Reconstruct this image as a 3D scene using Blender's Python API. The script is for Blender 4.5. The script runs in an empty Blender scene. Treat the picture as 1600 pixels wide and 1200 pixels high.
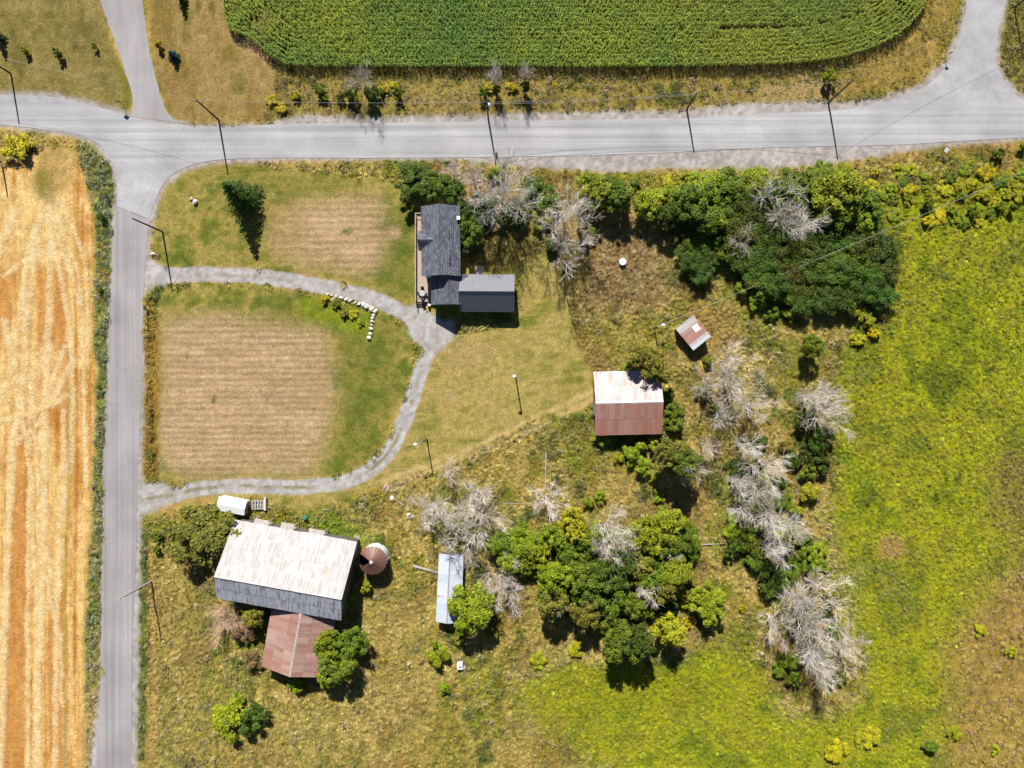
import bpy, bmesh, math, random
import numpy as np
from mathutils import Vector, Matrix, Euler

# ------------------------------------------------------------------ camera, sky, sun, exposure
SC = bpy.context.scene
S = 0.12            # metres of ground per photo pixel straight below the drone
H = 133.2           # flying height of the drone (m)
cam_d = bpy.data.cameras.new('camera'); cam = bpy.data.objects.new('camera', cam_d)
SC.collection.objects.link(cam)
cam.location = (0, 0, H); cam.rotation_euler = (0, 0, 0)
cam_d.sensor_width = 36.0; cam_d.lens = 36.0 * H / (1600 * S)
cam_d.clip_start = 1.0; cam_d.clip_end = 12000
SC.camera = cam
SUN_EL = math.radians(43.0); SHADOW = Vector((0.165, -0.986, 0)).normalized()
world = bpy.data.worlds.new('World'); SC.world = world; world.use_nodes = True
wn = world.node_tree.nodes; wl = world.node_tree.links
sky = wn.new('ShaderNodeTexSky'); sky.sky_type = 'NISHITA'; sky.sun_disc = False
sky.sun_elevation = SUN_EL; sky.sun_rotation = math.atan2(-SHADOW.x, -SHADOW.y)
sky.air_density = 0.7; sky.dust_density = 0.15; sky.ozone_density = 1.0
wn['Background'].inputs['Strength'].default_value = 0.05
wl.new(sky.outputs[0], wn['Background'].inputs[0])
sun_d = bpy.data.lights.new('sun', 'SUN'); sun_d.energy = 5.0; sun_d.angle = math.radians(0.53)
sun_d.color = (1.0, 0.95, 0.87)
sun = bpy.data.objects.new('sun', sun_d); SC.collection.objects.link(sun)
ldir = Vector((SHADOW.x * math.cos(SUN_EL), SHADOW.y * math.cos(SUN_EL), -math.sin(SUN_EL)))
sun.rotation_euler = ldir.to_track_quat('-Z', 'Y').to_euler(); sun.location = (0, 60, 90)
SC.view_settings.view_transform = 'Standard'; SC.view_settings.look = 'None'
SC.view_settings.gamma = 1.0; SC.view_settings.exposure = 0.98
SC.cycles.max_bounces = 5; SC.cycles.diffuse_bounces = 1; SC.cycles.glossy_bounces = 2
SC.cycles.transmission_bounces = 2; SC.cycles.transparent_max_bounces = 4
SC.cycles.use_adaptive_sampling = True

# ------------------------------------------------------------------ helpers
GAIN = 2.0
rng = np.random.default_rng(7); random.seed(7)
COL = SC.collection
def lin(v):
    v = v / 255.0
    return v / 12.92 if v <= 0.04045 else ((v + 0.055) / 1.055) ** 2.4
def A(r, g, b, k=1.0):
    """display colour of a sunlit surface -> base colour"""
    return np.array([lin(r), lin(g), lin(b)]) / GAIN * k
def U(px, py, h=0.0):
    k = S * (H - h) / H
    return Vector(((px - 800) * k, (600 - py) * k, h))
def tag(o, label=None, cat=None, group=None, kind=None):
    if label: o['label'] = label
    if cat: o['category'] = cat
    if group: o['group'] = group
    if kind: o['kind'] = kind
    return o
def empty(name, loc=(0, 0, 0), rz=0.0):
    o = bpy.data.objects.new(name, None); COL.objects.link(o)
    o.location = loc; o.rotation_euler = (0, 0, rz); o.empty_display_size = 0.5
    return o
def link(name, me, parent=None, loc=None):
    o = bpy.data.objects.new(name, me); COL.objects.link(o)
    if parent is not None: o.parent = parent
    if loc is not None: o.location = loc
    return o
class MB:
    def __init__(s): s.v = []; s.f = []
    def box(s, c, d, M=None):
        x, y, z = d[0] / 2, d[1] / 2, d[2] / 2; n = len(s.v)
        for k in ((-1,-1,-1),(1,-1,-1),(1,1,-1),(-1,1,-1),(-1,-1,1),(1,-1,1),(1,1,1),(-1,1,1)):
            p = Vector((k[0]*x, k[1]*y, k[2]*z))
            if M is not None: p = M @ p
            s.v.append(tuple(p + Vector(c)))
        s.f += [tuple(n + i for i in q) for q in ((3,2,1,0),(4,5,6,7),(0,1,5,4),(1,2,6,5),(2,3,7,6),(3,0,4,7))]
        return s
    def poly(s, pts):
        n = len(s.v); s.v += [tuple(p) for p in pts]; s.f.append(tuple(range(n, n + len(pts)))); return s
    def slab(s, pts, t):
        """closed slab: polygon (counter-clockwise from above) and its copy t below"""
        n = len(s.v); m = len(pts); pts = [Vector(p) for p in pts]
        s.v += [tuple(p) for p in pts] + [tuple(p - Vector((0, 0, t))) for p in pts]
        s.f.append(tuple(range(n, n + m))); s.f.append(tuple(range(n + 2*m - 1, n + m - 1, -1)))
        for i in range(m):
            j = (i + 1) % m; s.f.append((n + i, n + m + i, n + m + j, n + j))
        return s
    def tube(s, pts, rad, k=6, cap=True):
        pts = [Vector(p) for p in pts]; n0 = len(s.v)
        for i, p in enumerate(pts):
            d = (pts[min(i+1, len(pts)-1)] - pts[max(i-1, 0)]).normalized()
            a = d.cross(Vector((0.31, 0.87, 0.38)));
            if a.length < 1e-4: a = d.cross(Vector((1, 0, 0)))
            a.normalize(); b = d.cross(a); r = rad[i] if hasattr(rad, '__len__') else rad
            for q in range(k):
                t = 2 * math.pi * q / k
                s.v.append(tuple(p + (a * math.cos(t) + b * math.sin(t)) * r))
        for i in range(len(pts) - 1):
            for q in range(k):
                r0 = n0 + i*k; r1 = r0 + k; q1 = (q + 1) % k
                s.f.append((r0 + q, r0 + q1, r1 + q1, r1 + q))
        if cap:
            s.f.append(tuple(range(n0 + k - 1, n0 - 1, -1)))
            e = n0 + (len(pts) - 1) * k; s.f.append(tuple(range(e, e + k)))
        return s
    def lathe(s, prof, k=20, a0=0, a1=2*math.pi, c=(0, 0, 0)):
        n0 = len(s.v); full = abs(a1 - a0 - 2*math.pi) < 1e-6; m = k if full else k + 1
        for r, z in prof:
            for q in range(m):
                t = a0 + (a1 - a0) * q / k
                s.v.append((c[0] + r*math.cos(t), c[1] + r*math.sin(t), c[2] + z))
        for i in range(len(prof) - 1):
            for q in range(k):
                q1 = (q + 1) % m
                s.f.append((n0 + i*m + q, n0 + i*m + q1, n0 + (i+1)*m + q1, n0 + (i+1)*m + q))
        return s
    def mesh(s, name, mat=None, smooth=False):
        me = bpy.data.meshes.new(name); me.from_pydata(s.v, [], s.f); me.update()
        if mat: me.materials.append(mat)
        if smooth: me.polygons.foreach_set('use_smooth', [True] * len(me.polygons))
        return me
    def build(s, name, mat, parent=None, smooth=False):
        return link(name, s.mesh(name, mat, smooth), parent)
def np_mesh(name, V, F, mat=None, attr=None):
    """V (n,3); F (m,3 or 4); attr {name: (domain, type, data)}"""
    me = bpy.data.meshes.new(name); n, m, k = len(V), len(F), F.shape[1]
    me.vertices.add(n); me.vertices.foreach_set('co', np.asarray(V, np.float32).ravel())
    me.loops.add(m * k); me.loops.foreach_set('vertex_index', np.asarray(F, np.int32).ravel())
    me.polygons.add(m); me.polygons.foreach_set('loop_start', np.arange(0, m*k, k, dtype=np.int32))
    me.update(calc_edges=True); me.validate()
    for a, (dom, typ, data) in (attr or {}).items():
        at = me.attributes.new(a, typ, dom)
        at.data.foreach_set('color' if 'COLOR' in typ else ('vector' if 'VECTOR' in typ else 'value'), np.asarray(data).ravel())
    if mat: me.materials.append(mat)
    return me

# ------------------------------------------------------------------ materials
def mat(name):
    m = bpy.data.materials.new(name); m.use_nodes = True
    nt = m.node_tree; b = nt.nodes['Principled BSDF']; b.inputs['Roughness'].default_value = 0.85
    b.inputs['Specular IOR Level'].default_value = 0.25
    return m, nt, b
def N(nt, t, **k):
    n = nt.nodes.new(t)
    for a, v in k.items(): setattr(n, a, v)
    return n
def mapped(nt, scale=(1, 1, 1), coord='Object', rnd=False):
    tc = N(nt, 'ShaderNodeTexCoord'); mp = N(nt, 'ShaderNodeMapping'); mp.inputs['Scale'].default_value = scale
    nt.links.new(tc.outputs[coord], mp.inputs['Vector'])
    if rnd:
        oi = N(nt, 'ShaderNodeObjectInfo'); mu = N(nt, 'ShaderNodeVectorMath', operation='SCALE')
        cx = N(nt, 'ShaderNodeCombineXYZ')
        for i in range(3): nt.links.new(oi.outputs['Random'], cx.inputs[i])
        nt.links.new(cx.outputs[0], mu.inputs[0]); mu.inputs['Scale'].default_value = 90.0
        nt.links.new(mu.outputs[0], mp.inputs['Location'])
    return mp.outputs[0]
def noise(nt, vec, scale, detail=4, rough=0.6, dist=0.0):
    n = N(nt, 'ShaderNodeTexNoise'); n.inputs['Scale'].default_value = scale; n.inputs['Detail'].default_value = detail
    n.inputs['Roughness'].default_value = rough; n.inputs['Distortion'].default_value = dist
    if vec is not None: nt.links.new(vec, n.inputs['Vector'])
    return n.outputs['Fac']
def ramp(nt, fac, stops):
    r = N(nt, 'ShaderNodeValToRGB'); e = r.color_ramp.elements
    while len(e) < len(stops): e.new(0.5)
    for i, (p, c) in enumerate(stops):
        e[i].position = p; e[i].color = (c[0], c[1], c[2], 1) if hasattr(c, '__len__') else (c, c, c, 1)
    nt.links.new(fac, r.inputs[0]); return r.outputs[0]
def mix(nt, a, b, f, mode='MIX'):
    m = N(nt, 'ShaderNodeMix', data_type='RGBA', blend_type=mode)
    for i, v in ((0, f), (6, a), (7, b)):
        s = m.inputs[i]
        if isinstance(v, bpy.types.NodeSocket): nt.links.new(v, s)
        elif hasattr(v, '__len__'): s.default_value = (v[0], v[1], v[2], 1)
        else: s.default_value = v if i == 0 else (v, v, v, 1)
    return m.outputs[2]
def bump(nt, b, h, strength, dist):
    n = N(nt, 'ShaderNodeBump'); n.inputs['Strength'].default_value = strength; n.inputs['Distance'].default_value = dist
    nt.links.new(h, n.inputs['Height']); nt.links.new(n.outputs[0], b.inputs['Normal'])
def simple(name, rgb, rough=0.8, var=0.25, scale=3.0, metal=0.0, bmp=0.0):
    m, nt, b = mat(name); v = mapped(nt, rnd=True)
    f = noise(nt, v, scale, 5, 0.65)
    c = mix(nt, [x * (1 - var) for x in rgb], [min(1, x * (1 + var)) for x in rgb], ramp(nt, f, ((0.3, 0.0), (0.7, 1.0))))
    nt.links.new(c, b.inputs['Base Color']); b.inputs['Roughness'].default_value = rough; b.inputs['Metallic'].default_value = metal
    if bmp: bump(nt, b, f, 0.5, bmp)
    return m

def ground_material():
    m, nt, b = mat('ground_cover')
    at = N(nt, 'ShaderNodeAttribute', attribute_name='Col'); rg = N(nt, 'ShaderNodeAttribute', attribute_name='rough')
    v = mapped(nt)
    f1 = noise(nt, v, 2.6, 6, 0.72, 0.4); f2 = noise(nt, v, 0.7, 4, 0.6)
    s1 = ramp(nt, f1, ((0.28, 0.45), (0.5, 1.0), (0.72, 1.6)))
    s2 = ramp(nt, f2, ((0.3, 0.8), (0.7, 1.2)))
    c1 = mix(nt, at.outputs['Color'], s1, rg.outputs['Fac'], 'MULTIPLY')
    c2 = mix(nt, c1, s2, rg.outputs['Fac'], 'MULTIPLY')
    nt.links.new(c2, b.inputs['Base Color']); b.inputs['Roughness'].default_value = 0.95
    b.inputs['Specular IOR Level'].default_value = 0.05
    bump(nt, b, f1, 0.55, 0.12)
    return m
M_GROUND = ground_material()
def road_material(name, c, stretch, streak=0.14, band=None):
    m, nt, b = mat(name)
    v = mapped(nt, stretch); g = mapped(nt)
    f = noise(nt, v, 1.0, 4, 0.6); f2 = noise(nt, g, 6.0, 5, 0.7); f3 = noise(nt, g, 0.12, 3, 0.5)
    base = mix(nt, [x * (1 - streak) for x in c], [x * (1 + streak) for x in c], ramp(nt, f, ((0.32, 0), (0.68, 1))))
    if band:
        sx = N(nt, 'ShaderNodeSeparateXYZ'); nt.links.new(g, sx.inputs[0]); mr = N(nt, 'ShaderNodeMapRange'); mr.inputs[1].default_value = band[0]; mr.inputs[2].default_value = band[1]; nt.links.new(sx.outputs[1], mr.inputs[0])
        k = ramp(nt, mr.outputs[0], ((0.0, 0), (0.2, 1), (0.8, 1), (1.0, 0))); iso = noise(nt, g, 0.5, 4, 0.6)
        base = mix(nt, mix(nt, [x * 0.9 for x in c], [x * 1.08 for x in c], ramp(nt, iso, ((0.35, 0), (0.65, 1)))), base, k)
    base = mix(nt, base, ramp(nt, f2, ((0.25, 0.74), (0.75, 1.2))), 0.8, 'MULTIPLY')
    base = mix(nt, base, ramp(nt, f3, ((0.3, 0.82), (0.7, 1.1))), 1.0, 'MULTIPLY')
    # sealed cracks
    vo = N(nt, 'ShaderNodeTexVoronoi', feature='DISTANCE_TO_EDGE'); vo.inputs['Scale'].default_value = 0.16
    wob = N(nt, 'ShaderNodeVectorMath', operation='ADD'); nz = N(nt, 'ShaderNodeTexNoise'); nz.inputs['Scale'].default_value = 0.8
    nt.links.new(g, nz.inputs['Vector']); nt.links.new(g, wob.inputs[0]); nt.links.new(nz.outputs['Color'], wob.inputs[1])
    nt.links.new(wob.outputs[0], vo.inputs['Vector'])
    cr = ramp(nt, vo.outputs['Distance'], ((0.0, 0.72), (0.006, 1.0)))
    base = mix(nt, base, cr, 0.5, 'MULTIPLY')
    nt.links.new(base, b.inputs['Base Color']); b.inputs['Roughness'].default_value = 0.9
    bump(nt, b, f2, 0.3, 0.02)
    return m
M_ROAD = road_material('pale_asphalt', A(194, 193, 196), (0.012, 0.9, 1), 0.2, (39.5, 54.0))
M_LANE = road_material('lane_asphalt', A(179, 175, 177), (1.1, 0.012, 1), 0.18)
M_SIDE = road_material('side_road_gravel', A(182, 177, 179), (0.35, 0.04, 1), 0.14)
def leaf_material():
    m, nt, b = mat('foliage')
    oi = N(nt, 'ShaderNodeObjectInfo'); at = N(nt, 'ShaderNodeAttribute', attribute_name='lv')
    v = ramp(nt, at.outputs['Fac'], ((0.0, (0.4, 0.45, 0.5)), (0.45, (1, 1, 1)), (1.0, (2.1, 1.8, 1.0))))
    c = mix(nt, oi.outputs['Color'], v, 1.0, 'MULTIPLY')
    nt.links.new(c, b.inputs['Base Color']); b.inputs['Roughness'].default_value = 0.6
    tr = N(nt, 'ShaderNodeBsdfTranslucent'); nt.links.new(c, tr.inputs['Color'])
    ms = N(nt, 'ShaderNodeMixShader'); ms.inputs[0].default_value = 0.22
    nt.links.new(b.outputs[0], ms.inputs[1]); nt.links.new(tr.outputs[0], ms.inputs[2])
    nt.links.new(ms.outputs[0], nt.nodes['Material Output'].inputs['Surface'])
    return m
M_LEAF = leaf_material()
def stuff_material(name, trans=0.2):
    m, nt, b = mat(name)
    at = N(nt, 'ShaderNodeAttribute', attribute_name='tint', attribute_type='INSTANCER')
    lv = N(nt, 'ShaderNodeAttribute', attribute_name='lv')
    v = ramp(nt, lv.outputs['Fac'], ((0.0, 0.6), (1.0, 1.45)))
    c = mix(nt, at.outputs['Color'], v, 1.0, 'MULTIPLY')
    nt.links.new(c, b.inputs['Base Color']); b.inputs['Roughness'].default_value = 0.7
    tr = N(nt, 'ShaderNodeBsdfTranslucent'); nt.links.new(c, tr.inputs['Color'])
    ms = N(nt, 'ShaderNodeMixShader'); ms.inputs[0].default_value = trans
    nt.links.new(b.outputs[0], ms.inputs[1]); nt.links.new(tr.outputs[0], ms.inputs[2])
    nt.links.new(ms.outputs[0], nt.nodes['Material Output'].inputs['Surface'])
    return m
M_WEED = stuff_material('weeds'); M_CORN = stuff_material('corn_leaf', 0.14)
def bark_material(name, rgb, var=0.3):
    m, nt, b = mat(name); oi = N(nt, 'ShaderNodeObjectInfo')
    f = noise(nt, mapped(nt, (3, 3, 1)), 2.5, 4, 0.6)
    c = mix(nt, [x * (1 - var) for x in rgb], [x * (1 + var) for x in rgb], f)
    c = mix(nt, c, oi.outputs['Color'], 1.0, 'MULTIPLY')
    nt.links.new(c, b.inputs['Base Color']); return m
M_BARK = bark_material('bark', (0.10, 0.08, 0.06)); M_DEAD = bark_material('bleached_wood', (0.54, 0.50, 0.47), 0.15)
def sheet_material(name, stops, rust, amount, rough=0.5, metal=0.0, sx=1.6, sy=0.28):
    """roofing sheet: stops = bare metal colours by sheet, rust streaks running down the slope (local y)"""
    m, nt, b = mat(name); oi = N(nt, 'ShaderNodeObjectInfo')
    base = ramp(nt, oi.outputs['Random'], stops)
    v = mapped(nt, (sx, sy, 1), rnd=True); w = mapped(nt, (0.5, 0.5, 0.5), rnd=True)
    f = noise(nt, v, 1.8, 6, 0.72); g = noise(nt, w, 1.1, 3, 0.5)
    ad = N(nt, 'ShaderNodeMath', operation='MULTIPLY_ADD'); nt.links.new(g, ad.inputs[0]); ad.inputs[1].default_value = 0.4; nt.links.new(f, ad.inputs[2])
    k = ramp(nt, ad.outputs[0], ((amount - 0.31, 0.0), (amount - 0.13, 1.0)))
    hue = mix(nt, rust[0], rust[1], noise(nt, v, 3.5, 5, 0.7))
    c = mix(nt, base, hue, k)
    nt.links.new(c, b.inputs['Base Color']); b.inputs['Roughness'].default_value = rough; b.inputs['Metallic'].default_value = metal
    b.inputs['Specular IOR Level'].default_value = 0.4
    return m
RUSTC = ((0.16, 0.062, 0.035), (0.34, 0.16, 0.10))
M_WHITE_SHEET = sheet_material('galvanised_sheet', ((0.0, (0.28, 0.272, 0.28)), (0.5, (0.38, 0.37, 0.38)), (1.0, (0.32, 0.31, 0.318))), ((0.16, 0.13, 0.12), (0.30, 0.30, 0.29)), 0.925, sx=2.8, sy=0.12)
M_SHADE_SHEET = sheet_material('shade_toned_sheet', ((0.0, (0.46, 0.48, 0.54)), (1.0, (0.60, 0.62, 0.68))), ((0.14, 0.085, 0.06), (0.30, 0.21, 0.16)), 0.99, sx=2.6, sy=0.12)  # shaded slope's bluish tone put into the base colour; rust streaks on top
M_RUST_SHEET = sheet_material('rusty_sheet', ((0.0, (0.26, 0.13, 0.095)), (0.5, (0.21, 0.10, 0.07)), (0.8, (0.27, 0.155, 0.12)), (1.0, (0.31, 0.21, 0.18))), ((0.115, 0.05, 0.035), (0.38, 0.30, 0.28)), 0.97, sx=2.6, sy=0.10)
M_PALE_RUST = sheet_material('pale_rusting_sheet', ((0.0, (0.36, 0.32, 0.31)), (0.6, (0.40, 0.365, 0.36)), (1.0, (0.31, 0.25, 0.23))), ((0.19, 0.12, 0.095), (0.29, 0.22, 0.195)), 0.98, sx=2.8, sy=0.12)
M_BROWN_RUST = sheet_material('brown_rust_sheet', ((0.0, (0.30, 0.135, 0.095)), (0.7, (0.26, 0.115, 0.08)), (1.0, (0.32, 0.19, 0.155))), ((0.17, 0.07, 0.045), (0.40, 0.31, 0.30)), 0.99, sx=2.6, sy=0.10)
M_BLUE_SHEET = sheet_material('blue_grey_sheet', ((0.0, (0.32, 0.37, 0.43)), (1.0, (0.42, 0.46, 0.52))), ((0.22, 0.26, 0.32), (0.50, 0.53, 0.58)), 1.0)
M_SILO_ROOF = sheet_material('silo_rust', ((0.0, (0.11, 0.054, 0.038)), (1.0, (0.15, 0.076, 0.055))), ((0.10, 0.042, 0.026), (0.20, 0.10, 0.07)), 1.0)
M_DARKWOOD = simple('weathered_boards', (0.10, 0.085, 0.075), 0.9, 0.4, 2.0)
M_GREYWOOD = simple('grey_boards', (0.28, 0.255, 0.235), 0.9, 0.3, 2.5)
M_DECK = simple('deck_boards', (0.34, 0.26, 0.20), 0.8, 0.15, 3.0)
M_WHITE = simple('white_paint', (0.55, 0.55, 0.57), 0.5, 0.06, 1.0)
M_SIDING = simple('pale_siding', (0.42, 0.45, 0.48), 0.7, 0.06, 1.0)
M_GLASS = simple('window_glass', (0.03, 0.04, 0.05), 0.1, 0.1, 1.0)
M_POLE = simple('creosoted_pole', (0.06, 0.052, 0.047), 0.85, 0.25, 4.0)
M_PALEPOLE = simple('grey_pole', (0.30, 0.28, 0.26), 0.85, 0.25, 4.0)
M_WIRE = simple('wire', (0.22, 0.22, 0.22), 0.5, 0.05, 1.0)
M_METAL = simple('grey_metal', (0.35, 0.36, 0.38), 0.45, 0.1, 2.0, 0.4)
M_DARK = simple('dark_metal', (0.03, 0.032, 0.036), 0.6, 0.2, 2.0)
M_STONE = simple('limestone', (0.46, 0.43, 0.38), 0.9, 0.25, 3.0, 0, 0.05)
M_PAVE = simple('patio_slab', (0.38, 0.29, 0.24), 0.85, 0.12, 4.0)
M_TEAL = simple('teal_plastic', (0.03, 0.16, 0.13), 0.5, 0.15, 3.0)
M_SIGN = simple('sign_face', (0.30, 0.25, 0.06), 0.5, 0.1, 2.0)
M_STEEL_W = simple('galvanised_wall', (0.60, 0.60, 0.62), 0.5, 0.12, 2.0, 0.1)
def shingle_material():
    m, nt, b = mat('slate_shingles')
    br = N(nt, 'ShaderNodeTexBrick'); br.offset = 0.5
    nt.links.new(mapped(nt), br.inputs['Vector'])
    br.inputs['Scale'].default_value = 1.0; br.inputs['Brick Width'].default_value = 0.7; br.inputs['Row Height'].default_value = 0.42
    br.inputs['Mortar Size'].default_value = 0.04; br.inputs['Bias'].default_value = 0.0
    br.inputs['Color1'].default_value = (0.055, 0.060, 0.080, 1); br.inputs['Color2'].default_value = (0.125, 0.132, 0.162, 1); br.inputs['Mortar'].default_value = (0.03, 0.031, 0.037, 1)
    f = noise(nt, mapped(nt), 5.0, 5, 0.7)
    c = mix(nt, br.outputs['Color'], ramp(nt, f, ((0.3, 0.75), (0.7, 1.3))), 1.0, 'MULTIPLY')
    nt.links.new(c, b.inputs['Base Color']); b.inputs['Roughness'].default_value = 0.8
    return m
M_SHINGLE = shingle_material()
M_GARAGE = simple('grey_standing_seam', (0.15, 0.153, 0.172), 0.75, 0.07, 0.8)
M_GARAGE_SH = M_GARAGE

# ------------------------------------------------------------------ numpy noise and masks over the ground, in metres/photo-plan units
STEP = 2.5
gx = np.arange(-120, 1720 + 0.1, STEP); gy = np.arange(-120, 1320 + 0.1, STEP)
PX, PY = np.meshgrid(gx, gy); NY, NX = PX.shape
def vnoise(X, Y, scale, seed):
    r = np.random.default_rng(seed); L = r.random((256, 256))
    x = X / scale + 1000.37; y = Y / scale + 1000.71
    xi = np.floor(x).astype(int); yi = np.floor(y).astype(int); fx = x - xi; fy = y - yi
    fx = fx * fx * (3 - 2 * fx); fy = fy * fy * (3 - 2 * fy)
    x0 = xi % 256; x1 = (xi + 1) % 256; y0 = yi % 256; y1 = (yi + 1) % 256
    return (L[y0, x0] * (1 - fx) + L[y0, x1] * fx) * (1 - fy) + (L[y1, x0] * (1 - fx) + L[y1, x1] * fx) * fy
def fbm(X, Y, scale, seed, oct=4):
    t = 0; a = 1; w = 0
    for i in range(oct):
        t = t + a * vnoise(X, Y, scale / 2 ** i, seed + i * 13); w += a; a *= 0.55
    return t / w
def inpoly(pts, X, Y):
    m = np.zeros(X.shape, bool); n = len(pts)
    for i in range(n):
        x1, y1 = pts[i]; x2, y2 = pts[(i + 1) % n]
        if y1 == y2: continue
        c = ((y1 > Y) != (y2 > Y)) & (X < (x2 - x1) * (Y - y1) / (y2 - y1) + x1); m ^= c
    return m
def blur(m, r):
    """r in px; three box passes"""
    k = max(1, int(round(r / STEP / 1.2))); a = np.asarray(m, float)
    for _ in range(2):
        for ax in (0, 1):
            p = np.pad(a, [(k + 1, k) if i == ax else (0, 0) for i in (0, 1)], mode='edge'); cs = np.cumsum(p, axis=ax)
            n = a.shape[ax]
            a = (np.take(cs, range(2*k + 1, 2*k + 1 + n), axis=ax) - np.take(cs, range(0, n), axis=ax)) / (2*k + 1)
    return a
JX = (fbm(PX, PY, 26, 1) - 0.5) * 2; JY = (fbm(PX, PY, 26, 2) - 0.5) * 2
JX2 = (fbm(PX, PY, 9, 3) - 0.5) * 2; JY2 = (fbm(PX, PY, 9, 4) - 0.5) * 2
def zone(pts, soft=6, jit=8, fine=4):
    return blur(inpoly(pts, PX + JX * jit + JX2 * fine, PY + JY * jit + JY2 * fine), soft)
def near_line(pts, w, jit=0, X=None, Y=None):
    """distance mask to a polyline: 1 on it, falling to 0 at w"""
    X = PX + JX * jit if X is None else X; Y = PY + JY * jit if Y is None else Y
    d = np.full(X.shape, 1e9)
    for (x1, y1), (x2, y2) in zip(pts[:-1], pts[1:]):
        dx, dy = x2 - x1, y2 - y1; L = dx*dx + dy*dy + 1e-9
        t = np.clip(((X - x1) * dx + (Y - y1) * dy) / L, 0, 1)
        d = np.minimum(d, np.hypot(X - x1 - t * dx, Y - y1 - t * dy))
    return d
def smooth_line(pts, n=8, closed=False):
    """Catmull-Rom through 2-D points"""
    P = [np.array(p, float) for p in pts]; out = []; m = len(P)
    for i in range(m if closed else m - 1):
        p0 = P[(i-1) % m] if closed or i > 0 else P[i]; p1 = P[i]; p2 = P[(i+1) % m]
        p3 = P[(i+2) % m] if closed or i + 2 < m else p2
        for k in range(n):
            t = k / n
            out.append(tuple(0.5 * ((2*p1) + (p2-p0)*t + (2*p0-5*p1+4*p2-p3)*t*t + (3*p1-p0-3*p2+p3)*t**3)))
    if not closed: out.append(tuple(P[-1]))
    return out
n_big = fbm(PX, PY, 110, 20); n_mid = fbm(PX, PY, 38, 30); n_sm = fbm(PX, PY, 12, 40, 3); n_fine = fbm(PX, PY, 5, 50, 2)
def sstep(a, b, x): t = np.clip((x - a) / (b - a), 0, 1); return t * t * (3 - 2 * t)
def mixc(c1, c2, m): return c1 * (1 - m[..., None]) + c2 * m[..., None]
C = np.zeros(PX.shape + (3,)); R = np.ones(PX.shape)
def layer(m, c, rough=None):
    global C, R
    C = C * (1 - m[..., None]) + (c if getattr(c, 'ndim', 1) == 3 else np.broadcast_to(c, C.shape)) * m[..., None]
    if rough is not None: R = R * (1 - m) + rough * m
def pal(cols, n, lo=0.3, hi=0.7):
    """mix a list of colours by a noise field"""
    t = np.clip((n - lo) / (hi - lo), 0, 0.9999) * (len(cols) - 1); i = t.astype(int); f = (t - i)[..., None]
    cs = np.array(cols); return cs[i] * (1 - f) + cs[i + 1] * f
# rough dry grass everywhere first
rough_c = pal([A(98, 106, 38), A(150, 138, 58), A(208, 178, 104), A(178, 152, 70), A(140, 138, 46), A(106, 114, 40)], n_mid * 0.72 + n_sm * 0.28)
brownp = fbm(PX, PY, 55, 66); rough_c = mixc(rough_c, np.broadcast_to(A(150, 116, 66), rough_c.shape), sstep(0.58, 0.68, brownp) * 0.7)
layer(np.ones(PX.shape), rough_c)
# yard scrub greener in patches
layer(sstep(0.5, 0.62, n_big) * 0.6, pal([A(120, 124, 40), A(158, 152, 50)], n_sm)); layer(sstep(0.46, 0.38, n_big) * 0.5, pal([A(176, 144, 76), A(206, 172, 104)], n_sm))
# right-hand meadow of weeds
MEADOW = [(1335,335),(1400,300),(1500,270),(1730,270),(1730,1330),(1120,1330),(1010,1240),(850,1150),(800,1075),(850,1040),(930,1030),(1060,1020),(1130,1000),(1190,1040),(1215,1110),(1275,1120),(1345,1090),(1345,1010),(1315,930),(1300,820),(1300,700),(1310,560),(1345,480),(1395,400)]
z_mead = zone(MEADOW, 14, 16, 6)
mead_c = pal([A(112, 124, 24), A(138, 148, 26), A(166, 168, 28), A(158, 156, 36), A(128, 138, 28), A(150, 146, 52)], n_big * 0.45 + n_mid * 0.4 + n_sm * 0.15)
layer(z_mead, mead_c)

z_br = zone([(1480,1010),(1515,940),(1590,890),(1730,860),(1730,1330),(1520,1330),(1480,1180)], 26, 34, 10)
layer(z_br * 0.88, pal([A(150, 122, 62), A(182, 148, 82)], n_sm))
layer(zone([(1560,700),(1620,690),(1620,860),(1575,880),(1545,790)], 14, 20, 8) * 0.5, A(150, 125, 60))
layer(zone([(1372,840),(1400,832),(1412,850),(1408,872),(1378,872)], 5, 4, 3), A(176, 146, 72))
layer(zone([(1290,560),(1300,560),(1285,760),(1270,760)], 8, 8, 5), A(160, 130, 64))
layer(zone([(1320,880),(1350,880),(1330,960),(1315,1000),(1300,960)], 10, 8, 5) * 0.6, A(160, 160, 66))
# yellow goldenrod drifts along the road and the thicket edge
for pts, c, a in (([(880,275),(1100,270),(1350,275),(1600,265),(1610,300),(1400,330),(1330,300),(1000,300),(900,300)], A(168, 160, 30), 0.8),
               ([(1370,380),(1400,375),(1410,470),(1390,500),(1375,440)], A(172, 166, 28), 0.7),
               ([(850,1020),(1000,1040),(1180,990),(1190,1060),(1040,1120),(880,1110)], A(150, 150, 26), 0.75),
               ([(640,1080),(760,1090),(860,1100),(900,1200),(720,1210),(620,1200)], A(150, 132, 50), 0.5),
               ([(800,510),(930,500),(1060,470),(1040,530),(950,560),(920,540)], A(158, 142, 42), 0.5)):
    layer(zone(pts, 10, 18, 8) * a * sstep(0.35, 0.6, n_sm * 0.5 + n_mid * 0.5), c)
layer(zone([(235,850),(330,900),(330,1100),(480,1090),(600,940),(660,930),(690,1060),(560,1180),(420,1210),(240,1210)], 20, 30, 10) * 0.55, pal([A(166, 146, 74), A(204, 172, 102)], n_sm))
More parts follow.
